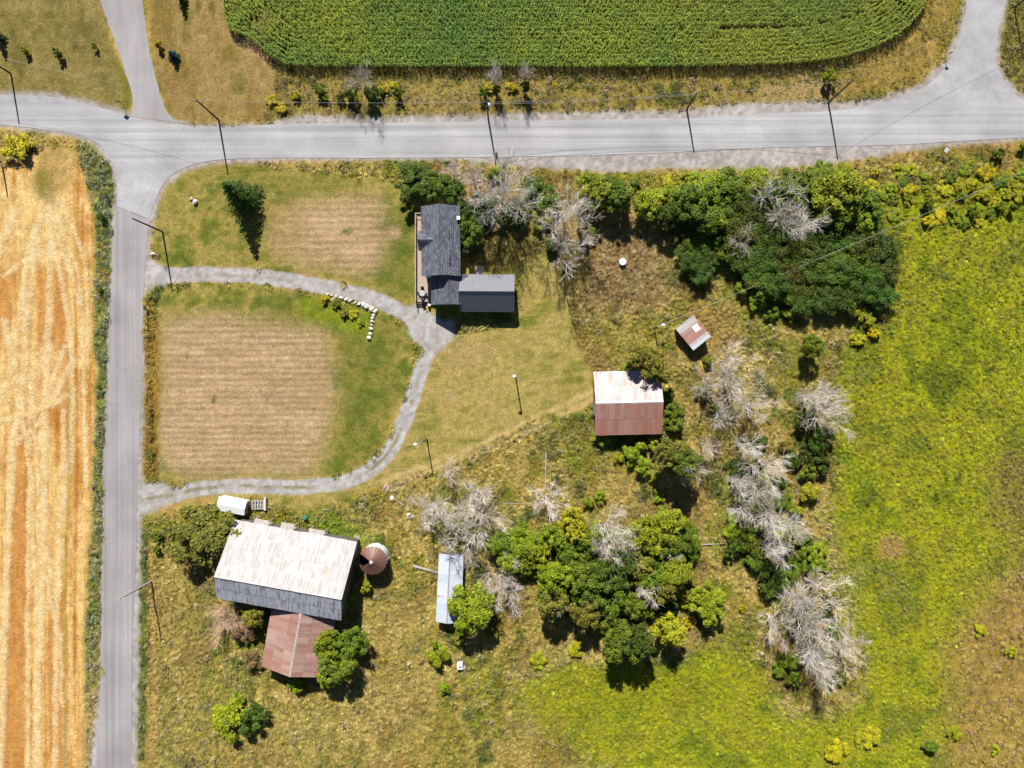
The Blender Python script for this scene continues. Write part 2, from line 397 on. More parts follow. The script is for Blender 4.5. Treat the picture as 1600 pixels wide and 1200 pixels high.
# dry brown patch right of the yard
layer(zone([(935,350),(1030,345),(1045,420),(1040,480),(960,490),(905,470),(915,400)], 14, 14, 6) * 0.8, pal([A(150, 118, 78), A(182, 148, 104)], n_sm))
layer(zone([(1090,470),(1145,470),(1150,520),(1110,540),(1080,500)], 9, 10, 5) * 0.8, A(186, 150, 84))
layer(zone([(720,380),(800,370),(860,390),(880,440),(830,420),(760,420),(735,420)], 8, 10, 5) * 0.7, pal([A(140, 118, 58), A(176, 146, 84)], n_sm))
# north verge between the corn and the road
layer(zone([(425,100),(1340,95),(1480,20),(1510,-130),(1440,-130),(1450,140),(1340,165),(1100,165),(440,192),(400,180)], 6, 6, 4), pal([A(122, 112, 52), A(150, 132, 66), A(166, 144, 80), A(134, 126, 52), A(118, 118, 46)], n_mid * 0.6 + n_sm * 0.4))
layer(zone([(1180,135),(1290,125),(1300,155),(1190,160)], 6, 8, 5) * 0.7, A(188, 158, 108))
layer(zone([(640,152),(740,150),(740,168),(650,170)], 6, 8, 5) * 0.5, A(180, 150, 104))
layer(zone([(1400,-130),(1512,-130),(1495,50),(1470,100),(1440,130),(1300,155),(1330,110),(1400,70),(1440,20)], 8, 8, 4) * 0.7, pal([A(146, 122, 56), A(176, 146, 80)], fbm(PX + PY * 0.7, PY * 0.4 - PX * 0.4, 10, 77)))
layer(zone([(1560,60),(1570,-130),(1730,-130),(1730,190),(1600,150),(1568,120)], 6, 6, 4), pal([A(120, 116, 44), A(146, 132, 62)], n_sm))
# north-west lawn either side of the gravel road
layer(zone([(-130,-130),(150,-130),(172,60),(192,110),(203,150),(190,172),(150,168),(70,148),(-130,140)], 4, 4, 3), pal([A(118, 110, 58), A(140, 126, 70), A(156, 138, 84)], n_mid * 0.5 + n_sm * 0.5), 0.95)
layer(zone([(175,80),(205,130),(205,165),(195,175),(186,120)], 3, 4, 3), A(126, 120, 52))
layer(zone([(222,-130),(345,-130),(362,40),(420,90),(445,150),(410,190),(300,192),(270,184),(252,150),(235,70)], 4, 4, 3), pal([A(134, 116, 58), A(156, 130, 76), A(168, 142, 90), A(128, 116, 56)], n_mid * 0.6 + fbm(PX * 2.2, PY * 0.35, 16, 71) * 0.4), 0.95)
# lawns round the house
LAWN1 = [(243,300),(272,272),(320,258),(400,256),(520,268),(600,280),(640,295),(655,320),(652,475),(620,470),(560,445),(480,430),(400,420),(300,418),(250,415),(238,370)]
LAWN2 = [(250,450),(330,444),(440,450),(540,472),(600,490),(640,520),(645,560),(630,620),(600,690),(560,730),(480,750),(330,750),(246,752),(238,600)]
LAWN3 = [(668,555),(700,530),(720,520),(808,505),(815,400),(850,390),(880,440),(900,530),(922,580),(930,625),(900,645),(850,648),(790,675),(740,705),(690,728),(640,745),(560,770),(470,800),(440,790),(400,775),(260,800),(228,810),(235,780),(420,765),(530,760),(590,735),(620,700),(645,640),(660,590)]
lawn_c = pal([A(104, 116, 46), A(132, 132, 58), A(172, 152, 84), A(138, 134, 58), A(112, 120, 48)], n_mid * 0.6 + n_sm * 0.4)
lawn_s = pal([A(134, 132, 60), A(160, 148, 78), A(184, 162, 96), A(152, 144, 68), A(128, 130, 56)], n_mid * 0.5 + fbm(PX * 0.5 + PY * 0.2, PY * 1.7, 16, 72) * 0.5)
for p in (LAWN1, LAWN2): layer(zone(p, 3, 3, 3), lawn_c, 0.85)
layer(zone(LAWN3, 3, 4, 3), lawn_s, 0.85)
m_lawn = np.maximum.reduce([zone(p, 3, 3, 3) for p in (LAWN1, LAWN2, LAWN3)])
layer(zone([(560,330),(650,330),(650,470),(610,460),(560,430)], 12, 10, 5) * 0.55, A(100, 112, 44))
layer(zone([(330,270),(560,280),(570,305),(420,310),(400,380),(360,330)], 12, 10, 5) * 0.5, A(110, 116, 46))
layer(zone([(400,455),(620,500),(620,620),(560,720),(520,740),(525,520),(400,490)], 14, 14, 6) * 0.55, A(104, 112, 44))
layer(zone([(470,455),(585,490),(578,530),(520,512),(470,488)], 5, 6, 4) * 0.8, pal([A(104, 124, 28), A(140, 152, 34)], n_sm))
layer(zone([(690,520),(770,520),(770,575),(700,590),(680,560)], 14, 12, 6) * 0.6, A(182, 156, 104))
for x, y in ((706, 619), (756, 627)): layer(zone([(x-10,y-12),(x+8,y-13),(x+11,y+8),(x-8,y+12)], 6, 4, 3) * 0.8, A(188, 160, 112))
d = near_line(smooth_line([(600,752),(680,722),(760,690),(840,650),(925,612)], 5), 0, 1.5); arc = 0.5 + 0.5 * np.sin(d * 2 * math.pi / 13.0)
layer(zone(LAWN3, 3, 3, 3) * sstep(130, 90, d) * 0.4 * arc * sstep(0.3, 0.6, n_mid), A(188, 166, 102))
d = near_line(smooth_line([(232,300),(262,270),(330,255),(520,262)], 5), 0, 1.5); layer(zone(LAWN1, 3, 3, 3) * sstep(90, 60, d) * 0.25 * (0.5 + 0.5 * np.sin(d * 2 * math.pi / 12.0)), A(176, 156, 84))
# wheel tracks from the driveway to the rust-roofed barn
for off in (0, 14):
    d = near_line([(600,752+off),(680,722+off*0.8),(760,690+off),(840,650+off),(925,612+off)], 0, 3); layer(sstep(6.0, 1.5, d) * 0.85 * sstep(0.2, 0.5, n_sm), A(206, 178, 124))
# the two mown garden plots
PLOT1 = [(252,505),(300,492),(420,500),(508,520),(518,560),(516,640),(505,690),(490,735),(420,742),(300,742),(250,735)]
PLOT2 = [(470,318),(520,308),(596,310),(602,360),(600,405),(580,428),(520,422),(470,405),(430,385),(425,345)]
PLOT3 = [(607,354),(632,354),(632,371),(607,370)]
for p, a, f in ((PLOT1, 16, 9.3), (PLOT2, 14, 10.3), (PLOT3, 3, 9)):
    z = zone(p, a, 14, 9) * sstep(0.15, 0.33, n_sm * 0.5 + n_mid * 0.5)
    rows = 0.5 + 0.5 * np.sin((PY + JY * 2.2) * 2 * math.pi / f)
    st = np.clip(0.3 * rows + 0.6 * (fbm(PX * 0.22, PY * 1.6, 10, 90, 3) - 0.2), 0, 1)
    layer(z * 0.92, pal([A(172, 142, 106), A(206, 174, 138), A(232, 204, 168)], st, 0.12, 0.9), 0.8)
layer(zone([(400,320),(480,312),(490,400),(440,400),(420,370)], 14, 12, 6) * 0.5, A(168, 140, 86))
# stubble field
STUB = [(-130,262),(20,258),(60,235),(105,228),(128,262),(146,330),(148,480),(152,620),(146,760),(136,900),(132,1020),(134,1120),(128,1330),(-130,1330)]
z_st = zone(STUB, 4, 5, 4)
stripes = fbm(PX * 3.2, PY * 0.07, 20, 91, 4)
st_c = pal([A(186, 128, 58), A(212, 160, 86), A(240, 204, 136), A(222, 176, 104), A(196, 142, 70)], stripes * 0.5 + fbm(PX, PY, 24, 92) * 0.3 + fbm(PX * 7, PY * 0.1, 20, 94, 2) * 0.2)
layer(z_st, st_c, 0.8)
# bare orange lands between the swathes
for pts in ([(18,770),(42,600),(60,650),(44,760),(42,1000),(40,1330),(-10,1330),(2,1100),(12,900)], [(-130,380),(5,330),(30,400),(14,520),(-20,600),(-130,560)],
            [(58,420),(100,400),(110,560),(108,700),(60,640)], [(80,640),(98,640),(100,720),(84,720)], [(72,980),(100,900),(105,1330),(80,1330)]):
    layer(zone(pts, 4, 5, 3) * 0.72, pal([A(190, 122, 52), A(210, 146, 72)], fbm(PX * 2.5, PY * 0.3, 12, 93, 3)))
layer(zone([(-130,285),(60,285),(105,290),(118,360),(80,420),(-130,400)], 12, 12, 8) * 0.6, pal([A(222, 184, 116), A(248, 220, 156)], n_sm))
layer(zone([(10,520),(90,540),(110,610),(60,640),(-20,640)], 10, 14, 8) * 0.6, pal([A(226, 186, 122), A(248, 216, 158)], n_sm))
# straw swathes left by the combine
SWATH = [([(75,300),(78,420),(74,560),(70,700),(66,900),(58,1100),(55,1330)], 6), ([(70,330),(95,430),(112,560),(110,700),(95,820),(88,1000),(84,1330)], 4.5),
         ([(78,330),(115,440),(130,560),(135,760)], 3), ([(60,340),(45,460),(35,600),(20,700),(10,900),(0,1200)], 6), ([(30,620),(48,740),(52,860),(62,1000)], 3.5),
         ([(50,600),(60,760),(72,860),(90,960),(98,1100),(104,1330)], 2.5), ([(-20,660),(30,650),(75,632),(110,615)], 4), ([(45,380),(20,560),(-10,640)], 4),
         ([(100,640),(97,760),(90,900),(86,960)], 4), ([(6,500),(26,600),(30,640)], 6), ([(48,620),(44,800),(44,1330)], 3), ([(20,330),(-10,420),(-20,560)], 7), ([(84,318),(98,360),(120,420),(128,500)], 3), ([(66,320),(52,360),(40,440),(38,520)], 3), ([(90,312),(112,350),(134,430),(138,560)], 2.5), ([(100,540),(80,600),(60,660),(20,690)], 3), ([(5,430),(50,400),(90,395),(118,405)], 3), ([(112,560),(88,610),(72,640),(60,700)], 2.5), ([(8,720),(30,690),(74,640),(120,560)], 2), ([(54,800),(68,880),(86,980),(88,1100)], 2.5), ([(100,820),(84,900),(62,1000),(60,1120)], 2)]
sw = np.zeros(PX.shape)
for pts, w in SWATH:
    d = near_line(smooth_line(pts, 5), 0, 3); sw = np.maximum(sw, sstep(w * 1.15, w * 0.4, d + JX2 * 2.0) * (0.65 + 0.5 * n_sm))
sw = np.clip(sw, 0, 1) * z_st
layer(sw * 0.85, pal([A(240, 208, 146), A(250, 230, 184), A(244, 216, 158)], n_sm))
# weedy stripes at the field edge, then green verge
d = near_line([(108,600),(106,800),(100,1000),(102,1330)], 0, 1); layer(sstep(4, 1, d) * 0.55, A(146, 128, 52))
layer(zone([(60,232),(105,225),(128,262),(100,300),(70,320),(45,290)], 6, 8, 6) * 0.7, pal([A(150, 134, 70), A(200, 164, 100)], n_sm))
layer(zone([(52,265),(72,262),(74,310),(54,300)], 5, 6, 4) * 0.8, A(128, 122, 48))
VERGE = [(122,225),(150,230),(175,262),(180,300),(172,420),(166,600),(158,800),(154,1000),(140,1160),(136,1330),(120,1330),(136,1120),(134,1000),(140,900),(146,760),(152,620),(148,480),(146,330)]
layer(zone(VERGE, 4, 5, 4), pal([A(112, 124, 54), A(138, 144, 70), A(172, 156, 88)], n_mid * 0.4 + n_sm * 0.6), 0.8)
layer(zone([(135,1080),(160,1070),(152,1330),(128,1330)], 5, 6, 4) * 0.8, A(196, 164, 112))
# east verge of the lane
layer(zone([(222,470),(236,465),(250,520),(248,735),(225,745),(222,600)], 3, 3, 3), pal([A(136, 104, 42), A(176, 140, 66), A(120, 112, 42)], fbm(PX * 2.2, PY * 0.4, 10, 95, 3)), 0.9)
layer(zone([(220,820),(232,830),(232,1000),(226,1150),(214,1200),(213,960)], 3, 3, 3), pal([A(92, 108, 36), A(120, 126, 50)], n_sm), 0.9)
layer(zone([(232,850),(244,850),(248,1100),(240,1330),(222,1330),(232,1100)], 4, 4, 3) * 0.8, A(196, 160, 92))
layer(zone([(250,790),(330,775),(325,800),(260,812)], 4, 5, 3) * 0.7, A(188, 154, 86))
# bright nettle-green strip north of the big barn
layer(zone([(470,808),(545,815),(590,845),(570,850),(500,828)], 4, 6, 4) * 0.8, pal([A(124, 148, 22), A(152, 168, 34)], n_sm))
# corn field soil
CORN = [(345,-130),(352,0),(364,50),(392,62),(412,80),(440,99),(490,107),(800,108),(1000,108),(1130,106),(1250,102),(1330,88),(1385,66),(1420,38),(1442,0),(1470,-130)]
z_corn = zone(CORN, 2, 1, 1)
layer(z_corn, pal([A(118, 92, 56), A(150, 118, 76)], n_sm))
layer(zone([(345,40),(400,60),(450,98),(430,104),(380,80)], 5, 4, 3) * 0.8, A(184, 152, 106))
CV = C.copy()      # plant colours, before the gravel is laid
# gravel: shoulders, drive, parking
DRIVE = smooth_line([(215,430),(262,430),(330,429),(400,432),(470,441),(540,455),(590,470),(630,490),(660,515),(668,545),(657,580),(645,620),(632,655),(612,700),(580,733),(540,752),(480,761),(400,760),(330,762),(265,774),(212,783)], 6)
grav = pal([A(176, 170, 166), A(190, 186, 184), A(204, 201, 201)], n_sm * 0.5 + n_fine * 0.5)
d = near_line(DRIVE, 0, 2) + JX2 * 2.2; z_dr = sstep(13.4, 9.6, d)
z_dr = np.maximum(z_dr, zone([(618,476),(655,476),(690,500),(715,500),(712,525),(694,542),(672,560),(640,520)], 4, 5, 4))
for fl in ([(222,395),(232,405),(256,417),(262,444),(240,447),(224,462)], [(212,745),(225,750),(262,758),(268,788),(235,800),(214,805)]): z_dr = np.maximum(z_dr, zone(fl, 2, 3, 2))
mid = sstep(4.2, 1.2, d) * sstep(560, 620, PY) * sstep(0.42, 0.56, n_mid * 0.4 + n_sm * 0.6) + sstep(3, 1, d) * sstep(300, 360, PX) * sstep(480, 440, PX) * 0.5 * (PY < 560)
layer(np.clip(z_dr, 0, 1), grav, 0.28); layer(np.clip(mid * 0.75, 0, 1), A(142, 130, 72))
edge = sstep(18, 15, d) * (1 - z_dr) * sstep(0.4, 0.6, n_sm); layer(edge * 0.5, A(184, 154, 96))
SHOULD = [(-130,140),(0,144),(80,145),(165,163),(200,176),(300,193),(400,196),(440,186),(480,180),(600,182),(800,177),(950,174),(1060,174),(1110,166),(1200,160),(1300,160),(1380,152),(1440,130),(1478,92),(1494,50),(1508,0),(1520,-130),(1580,-130),(1574,0),(1562,60),(1560,95),(1572,122),(1600,150),(1730,160),(1730,214),(1600,220),(1470,228),(1400,240),(1300,256),(1200,264),(1050,264),(950,271),(850,263),(700,250),(450,252),(340,254),(285,268),(258,292),(244,325),(236,370),(232,420),(226,470),(224,700),(222,800),(219,900),(216,1100),(214,1330),(140,1330),(140,1170),(156,1060),(158,900),(160,750),(166,600),(170,450),(174,340),(178,290),(172,258),(145,226),(105,212),(0,198),(-130,190)]
z_sh = zone(SHOULD, 2, 2, 3)
layer(z_sh, pal([A(168, 160, 156), A(184, 176, 172), A(200, 193, 191)], n_sm * 0.5 + n_fine * 0.5), 0.32)
C *= (0.86 + 0.28 * n_fine)[..., None]

# ------------------------------------------------------------------ ground sheets (one continuous plane, cut by land use)
lab = np.zeros(PX.shape, int)          # 0 ground
for k, m in ((1, z_mead), (2, m_lawn), (3, np.maximum.reduce([zone(p, 3, 7, 5) for p in (PLOT1, PLOT2)])), (4, z_st), (5, z_corn), (6, z_dr), (7, z_sh)): lab[m > 0.5] = k
NAMES = ['ground', 'meadow', 'lawn', 'garden_plot', 'stubble_field', 'corn_field_soil', 'driveway', 'gravel_shoulder']
fl = lab[:-1, :-1].ravel()
idx = np.arange(NY * NX).reshape(NY, NX)
F = np.stack([idx[1:, :-1], idx[1:, 1:], idx[:-1, 1:], idx[:-1, :-1]], -1).reshape(-1, 4)
GV = np.stack([(PX - 800) * S, (600 - PY) * S, np.zeros_like(PX)], -1).reshape(-1, 3)
CA = np.concatenate([np.clip(C, 0.004, 0.9), np.ones(PX.shape + (1,))], -1).reshape(-1, 4); RA = R.ravel()
for k, nm in enumerate(NAMES):
    f = F[fl == k]; u, inv = np.unique(f, return_inverse=True); V = GV[u]; cc = CA[u]; rr = RA[u]; ff = inv.reshape(-1, 4)
    if k == 0:   # carry the plane on to the horizon
        xs = [-4000, GV[:, 0].min(), GV[:, 0].max(), 4000]; ys = [-4000, GV[:, 1].min(), GV[:, 1].max(), 4000]
        blk = {(0, 0): A(206, 160, 88), (0, 1): A(206, 160, 88), (0, 2): A(146, 124, 66), (1, 0): A(150, 130, 60), (1, 2): A(110, 112, 44), (2, 0): A(132, 134, 32), (2, 1): A(132, 134, 32), (2, 2): A(130, 120, 50)}
        for (i, j), c in blk.items():
            n = len(V); q = np.array([(xs[i], ys[j], 0), (xs[i+1], ys[j], 0), (xs[i+1], ys[j+1], 0), (xs[i], ys[j+1], 0)])
            V = np.vstack([V, q]); cc = np.vstack([cc, np.tile(np.append(c, 1), (4, 1))]); rr = np.append(rr, [1]*4); ff = np.vstack([ff, [[n, n+1, n+2, n+3]]])
    o = link(nm, np_mesh(nm, V, ff, M_GROUND, {'Col': ('POINT', 'FLOAT_COLOR', cc), 'rough': ('POINT', 'FLOAT', rr)}))
    tag(o, kind='structure')

# ------------------------------------------------------------------ roads
def sheet(name, pts, z, m, jit=0.08):
    bm = bmesh.new(); r = random.Random(3)
    vs = [bm.verts.new((*((U(x, y).xy) + Vector((r.uniform(-jit, jit), r.uniform(-jit, jit)))), z)) for x, y in pts]
    bv = [bm.verts.new((v.co.x, v.co.y, 0.0)) for v in vs]
    f = bm.faces.new(vs)
    for i in range(len(vs)): bm.faces.new((vs[i-1], vs[i], bv[i], bv[i-1]))
    bmesh.ops.recalc_face_normals(bm, faces=bm.faces[:])
    bmesh.ops.triangulate(bm, faces=[f]); me = bpy.data.meshes.new(name); bm.to_mesh(me); bm.free()
    me.materials.append(m); return tag(link(name, me), kind='structure')
north = [(-2600,146)] + smooth_line([(-130,148),(0,149),(75,151),(160,169),(205,183),(255,192),(300,197),(360,198),(450,194),(600,192),(800,189),(1000,186),(1100,184),(1200,177),(1290,174),(1370,163),(1420,148),(1460,124),(1486,92),(1500,50),(1512,0),(1523,-130)], 6) + [(1700,-2600)]
ne = [(1780,-2600)] + smooth_line([(1592,-130),(1572,0),(1559,50),(1555,88),(1563,116),(1582,143),(1610,158),(1730,170)], 6) + [(4200,172)]
south = [(4200,206)] + smooth_line([(1730,208),(1600,215),(1400,226),(1200,231),(1100,236),(950,242),(800,245),(600,247),(450,247),(340,250),(285,264),(255,288),(240,322),(233,342)], 6)
west = smooth_line([(183,322),(183,290),(180,262),(152,224),(110,209),(0,195),(-130,188)], 6) + [(-2600,184)]
sheet('main_road', north + ne + south + west, 0.05, M_ROAD, 0.05)
lane_e = smooth_line([(232,345),(228,400),(224,470),(221,600),(214,750),(213,860),(207,1000),(205,1200),(203,1330)], 5) + [(190,3600)]
lane_w = [(120,3600)] + smooth_line([(145,1330),(152,1150),(158,1000),(160,900),(162,750),(168,600),(172,450),(178,360),(182,324)], 5)
sheet('lane', lane_e + lane_w, 0.044, M_LANE, 0.06)
sr_e = [(140,-2600)] + smooth_line([(205,-130),(222,0),(232,70),(243,120),(255,160),(268,184),(290,194)], 5); sr_w = smooth_line([(206,181),(207,165),(205,140),(195,110),(178,60),(157,0),(130,-130)], 5) + [(60,-2600)]
sheet('side_road', sr_e + sr_w, 0.034, M_SIDE, 0.12)

# ------------------------------------------------------------------ sheet-roofed and shingled buildings
def sheet_mesh(w, l, n, amp, m):
    """one corrugated roofing sheet: x across, y up the slope, z out"""
    mb = MB(); k = n * 2
    for j in (0, 1):
        for i in range(k + 1): mb.v.append((-w/2 + w * i / k, l * j, amp if i % 2 else 0.0))
    mb.f = [(i, i + 1, k + 2 + i, k + 1 + i) for i in range(k)]
    return mb.mesh('roof_sheet', m)
def roof_slope(parent, x0, x1, pe, pr, cols, rows, m, seed=0, over=0.06, lift=0.05, ribs=4, amp=0.025, gaps=(), jit=1.0, alt=None):
    """sheets from eave point pe=(y,z) to ridge point pr=(y,z) along local x"""
    r = random.Random(seed); e = Vector((0, pe[0], pe[1])); d = Vector((0, pr[0], pr[1])) - e
    L = d.length; up = d / L; ax = Vector((1, 0, 0)) if d.y > 0 else Vector((-1, 0, 0)); nrm = ax.cross(up)
    w = (x1 - x0) / cols; l = L / rows; M0 = Matrix((ax, up, nrm)).transposed().to_4x4()
    me = sheet_mesh(w * 1.05, l * 1.03 + over, ribs, amp, m); me2 = sheet_mesh(w * 1.05, l * 1.03 + over, ribs, amp, alt) if alt else None
    for j in range(rows):
        for i in range(cols):
            if (i, j) in gaps: continue
            p = e + Vector((x0 + w * (i + 0.5), 0, 0)) + up * (l * j - over + r.uniform(-0.05, 0.05) * jit) + nrm * (lift + 0.02 * j + 0.006 * (i % 2))
            o = link('roof_sheet', me2 if alt and r.random() < 0.06 else me, parent)
            o.matrix_local = Matrix.Translation(p) @ M0 @ Matrix.Rotation(r.uniform(-0.01, 0.01) * jit, 4, 'Z') @ Matrix.Rotation(r.uniform(-0.006, 0.006) * jit, 4, 'Y')
def slope_slab(x0, x1, pe, pr, t=0.08, ov=0.0):
    mb = MB(); return mb.slab([(x0, pe[0], pe[1]), (x1, pe[0], pe[1]), (x1, pr[0], pr[1]), (x0, pr[0], pr[1])] if pe[0] < pr[0] else [(x1, pe[0], pe[1]), (x0, pe[0], pe[1]), (x0, pr[0], pr[1]), (x1, pr[0], pr[1])], t)
def shell(parent, L, w1, w2, he1, he2, hr, wall_m, inset=0.3, boards=0):
    """four walls; +y side width w1, -y side width w2 ; ridge at y=0"""
    x = L/2 - inset; a = w1 - inset; b = w2 - inset
    za = he1 + (hr - he1) * inset / w1 - 0.12; zb = he2 + (hr - he2) * inset / w2 - 0.12; t = 0.12
    MB().box((0, a - t/2, za/2), (2*x, t, za)).build('wall', wall_m, parent)
    MB().box((0, -b + t/2, zb/2), (2*x, t, zb)).build('wall', wall_m, parent)
    for s in (-1, 1):
        mb = MB(); prof = [(-b, 0), (a, 0), (a, za), (0, hr - 0.12), (-b, zb)]
        p0 = [(s*x, y, z) for y, z in prof]; p1 = [(s*(x - t), y, z) for y, z in prof]
        mb.poly(p0); mb.poly(p1[::-1])
        for i in range(5): mb.poly([p0[i], p1[i], p1[(i+1) % 5], p0[(i+1) % 5]])
        mb.build('gable_wall', wall_m, parent)
        if boards:
            nb = int((a + b) / 0.45)
            bmm = MB()
            for i in range(nb):
                y = -b + (a + b) * (i + 0.5) / nb; zt = (za + (hr - 0.12 - za) * (1 - y / a)) if y > 0 else (zb + (hr - 0.12 - zb) * (1 + y / b))
                bm2 = MB().box((s * (x + 0.02), y, zt/2 - 0.05), (0.04, 0.36, zt - 0.1)); bm2.build('plank', wall_m, parent)
def opening(parent, name, c, size, axis, m=None, frame=True):
    """door or window on a wall; axis 'x' faces +-x, 'y' faces +-y"""
    d = (0.06, size[0], size[1]) if axis == 'x' else (size[0], 0.06, size[1])
    o = MB().box(c, d).build(name, m or (M_GLASS if name == 'window' else M_WHITE), parent)
    if 'door' in name: MB().box((c[0] + (0 if axis == 'x' else size[0]*0.35), c[1] + (size[0]*0.35 if axis == 'x' else 0), c[2] - 0.1), (0.14, 0.08, 0.2)).build('handle', M_DARK, o)
    if frame:
        f = MB(); w, h = size
        for dx, dz, ww, hh in ((0, h/2, w + 0.2, 0.1), (0, -h/2, w + 0.2, 0.1), (-w/2, 0, 0.1, h), (w/2, 0, 0.1, h)):
            f.box((c[0] + (0 if axis == 'x' else dx), c[1] + (dx if axis == 'x' else 0), c[2] + dz), (0.1, ww, hh) if axis == 'x' else (ww, 0.1, hh))
        f.build('frame', M_WHITE, o)
def rel(x, y): return Vector((x * S, -y * S, 0))

# big white-roofed barn
t = empty('barn', rel(-341, 297.5), math.radians(-10.2)); tag(t, 'big long barn with a blown-out white metal roof streaked with rust', 'barn')
L = 22.6; P = dict(w1=9.1, w2=4.8, he1=4.0, he2=5.6, hr=9.0)
shell(t, L, wall_m=M_DARKWOOD, boards=1, **P)
slope_slab(-L/2, L/2, (9.1, 4.0), (0, 9.0)).build('roof_deck', M_DARKWOOD, t); slope_slab(-L/2, L/2, (-4.8, 5.6), (0, 9.0)).build('roof_deck', M_DARKWOOD, t)
roof_slope(t, -L/2, L/2, (9.1, 4.0), (0, 9.0), 25, 4, M_WHITE_SHEET, 1, alt=M_PALE_RUST)
roof_slope(t, -L/2, L/2, (-4.8, 5.6), (0, 9.0), 25, 2, M_SHADE_SHEET, 2)
MB().slab([(-L/2, -0.22, 8.98), (L/2, -0.22, 8.98), (L/2, 0, 9.2), (-L/2, 0, 9.2)], 0.03).slab([(-L/2, 0, 9.2), (L/2, 0, 9.2), (L/2, 0.22, 9.0), (-L/2, 0.22, 9.0)], 0.03).build('ridge_cap', M_WHITE_SHEET, t)
for x, w, k in ((-6.6, 2.6, 0), (-1.8, 2.4, 1), (3.6, 2.8, 0)):   # grey hoods over the north doors
    mb = MB().slab([(x - w/2, 8.9, 3.75), (x + w/2, 8.9, 3.75), (x + w/2, 9.9 + 0.2*k, 3.35), (x - w/2, 9.9 + 0.2*k, 3.35)], 0.06)
    mb.box((x - w/2 + 0.1, 9.75, 1.65), (0.12, 0.12, 3.3)).box((x + w/2 - 0.1, 9.75, 1.65), (0.12, 0.12, 3.3)); mb.build('door_hood', M_GREYWOOD, t)
    opening(t, 'door', (x, 8.86, 1.5), (w - 0.5, 2.8), 'y', M_GREYWOOD, False)
opening(t, 'door', (-4, -4.55, 1.6), (3.0, 3.0), 'y', M_GREYWOOD, False)
# rust barn behind it
t = empty('rusty_barn', rel(-324.5, 391), math.radians(80.2)); tag(t, 'low barn with a red rusted ridge roof below the big white barn', 'barn')
L = 11.6; shell(t, L, 5.9, 5.8, 3.3, 3.3, 5.5, M_DARKWOOD, boards=1)
for s in (1, -1): slope_slab(-L/2, L/2, (5.9 * s, 3.3), (0, 5.5)).build('roof_deck', M_DARKWOOD, t)
roof_slope(t, -L/2, L/2, (5.9, 3.3), (0, 5.5), 13, 3, M_RUST_SHEET, 3)
roof_slope(t, -L/2, L/2, (-5.8, 3.3), (0, 5.5), 13, 3, M_RUST_SHEET, 4)
MB().slab([(-L/2, -0.25, 5.5), (L/2, -0.25, 5.5), (L/2, 0, 5.66), (-L/2, 0, 5.66)], 0.03).slab([(-L/2, 0, 5.66), (L/2, 0, 5.66), (L/2, 0.25, 5.5), (-L/2, 0.25, 5.5)], 0.03).build('ridge_cap', M_PALE_RUST, t)
# brown-roofed barn in the yard
t = empty('yard_barn', rel(176, 27.6), math.radians(1.4)); tag(t, 'small barn, roof half white half brown rust, tree shadow on it', 'barn')
L = 12.2; shell(t, L, 5.65, 5.9, 3.3, 3.3, 5.5, M_DARKWOOD, boards=1)
slope_slab(-L/2, L/2, (5.65, 3.3), (0, 5.5)).build('roof_deck', M_DARKWOOD, t); slope_slab(-L/2, L/2, (-5.9, 3.3), (0, 5.5)).build('roof_deck', M_DARKWOOD, t)
roof_slope(t, -L/2, L/2, (5.65, 3.3), (0, 5.5), 14, 2, M_PALE_RUST, 5, alt=M_WHITE_SHEET)
roof_slope(t, -L/2, L/2, (-5.9, 3.3), (0, 5.5), 14, 2, M_BROWN_RUST, 6)
MB().slab([(-L/2, -0.3, 5.46), (L/2, -0.3, 5.46), (L/2, 0, 5.64), (-L/2, 0, 5.64)], 0.03).slab([(-L/2, 0, 5.64), (L/2, 0, 5.64), (L/2, 0.3, 5.48), (-L/2, 0.3, 5.48)], 0.03).build('ridge_cap', M_WHITE, t)
v = Vector((0, -5.65, 2.2)).normalized()
MB().slab([(-3.95, 2.5, 4.66), (-3.3, 2.5, 4.66), (-3.3, 1.0, 5.25), (-3.95, 1.0, 5.25)][::-1], 0.04).build('skylight', simple('clear_sheet', (0.33, 0.36, 0.30), 0.4, 0.1), t)
opening(t, 'door', (-6.02, -1, 1.4), (2.6, 2.6), 'x', M_GREYWOOD, False)
# small shed, patched mono-pitch roof
t = empty('patched_shed', rel(277.6, -78.5), math.radians(-50.3)); tag(t, 'tiny skewed shed with a roof patched in rust and white sheets', 'shed')
L = 5.1; shell(t, L, 1.95, 1.95, 2.9, 2.3, 2.6, M_DARKWOOD, 0.15, boards=1)
mb = MB().slab([(-L/2, -1.95, 2.3), (L/2, -1.95, 2.3), (L/2, 1.95, 2.9), (-L/2, 1.95, 2.9)], 0.07); mb.build('roof_deck', M_GREYWOOD, t)
mlist = [M_WHITE_SHEET, M_PALE_RUST, M_RUST_SHEET, M_RUST_SHEET, M_BROWN_RUST, M_RUST_SHEET, M_PALE_RUST, M_BLUE_SHEET]
sl = math.hypot(3.9, 0.6); ang = math.atan2(0.6, 3.9)
for i in range(8):
    me = sheet_mesh(L / 8 * 1.06, sl + 0.1, 3, 0.02, mlist[i]); o = link('roof_sheet', me, t)
    o.matrix_local = Matrix.Translation((-L/2 + L/8 * (i + 0.5), -2.0, 2.34 + 0.006 * (i % 2))) @ Matrix.Rotation(ang, 4, 'X')
me = sheet_mesh(1.35, 1.2, 3, 0.02, M_WHITE); o = link('roof_sheet', me, t)
o.matrix_local = Matrix.Translation((-0.35, 0.35, 2.78)) @ Matrix.Rotation(ang, 4, 'X')
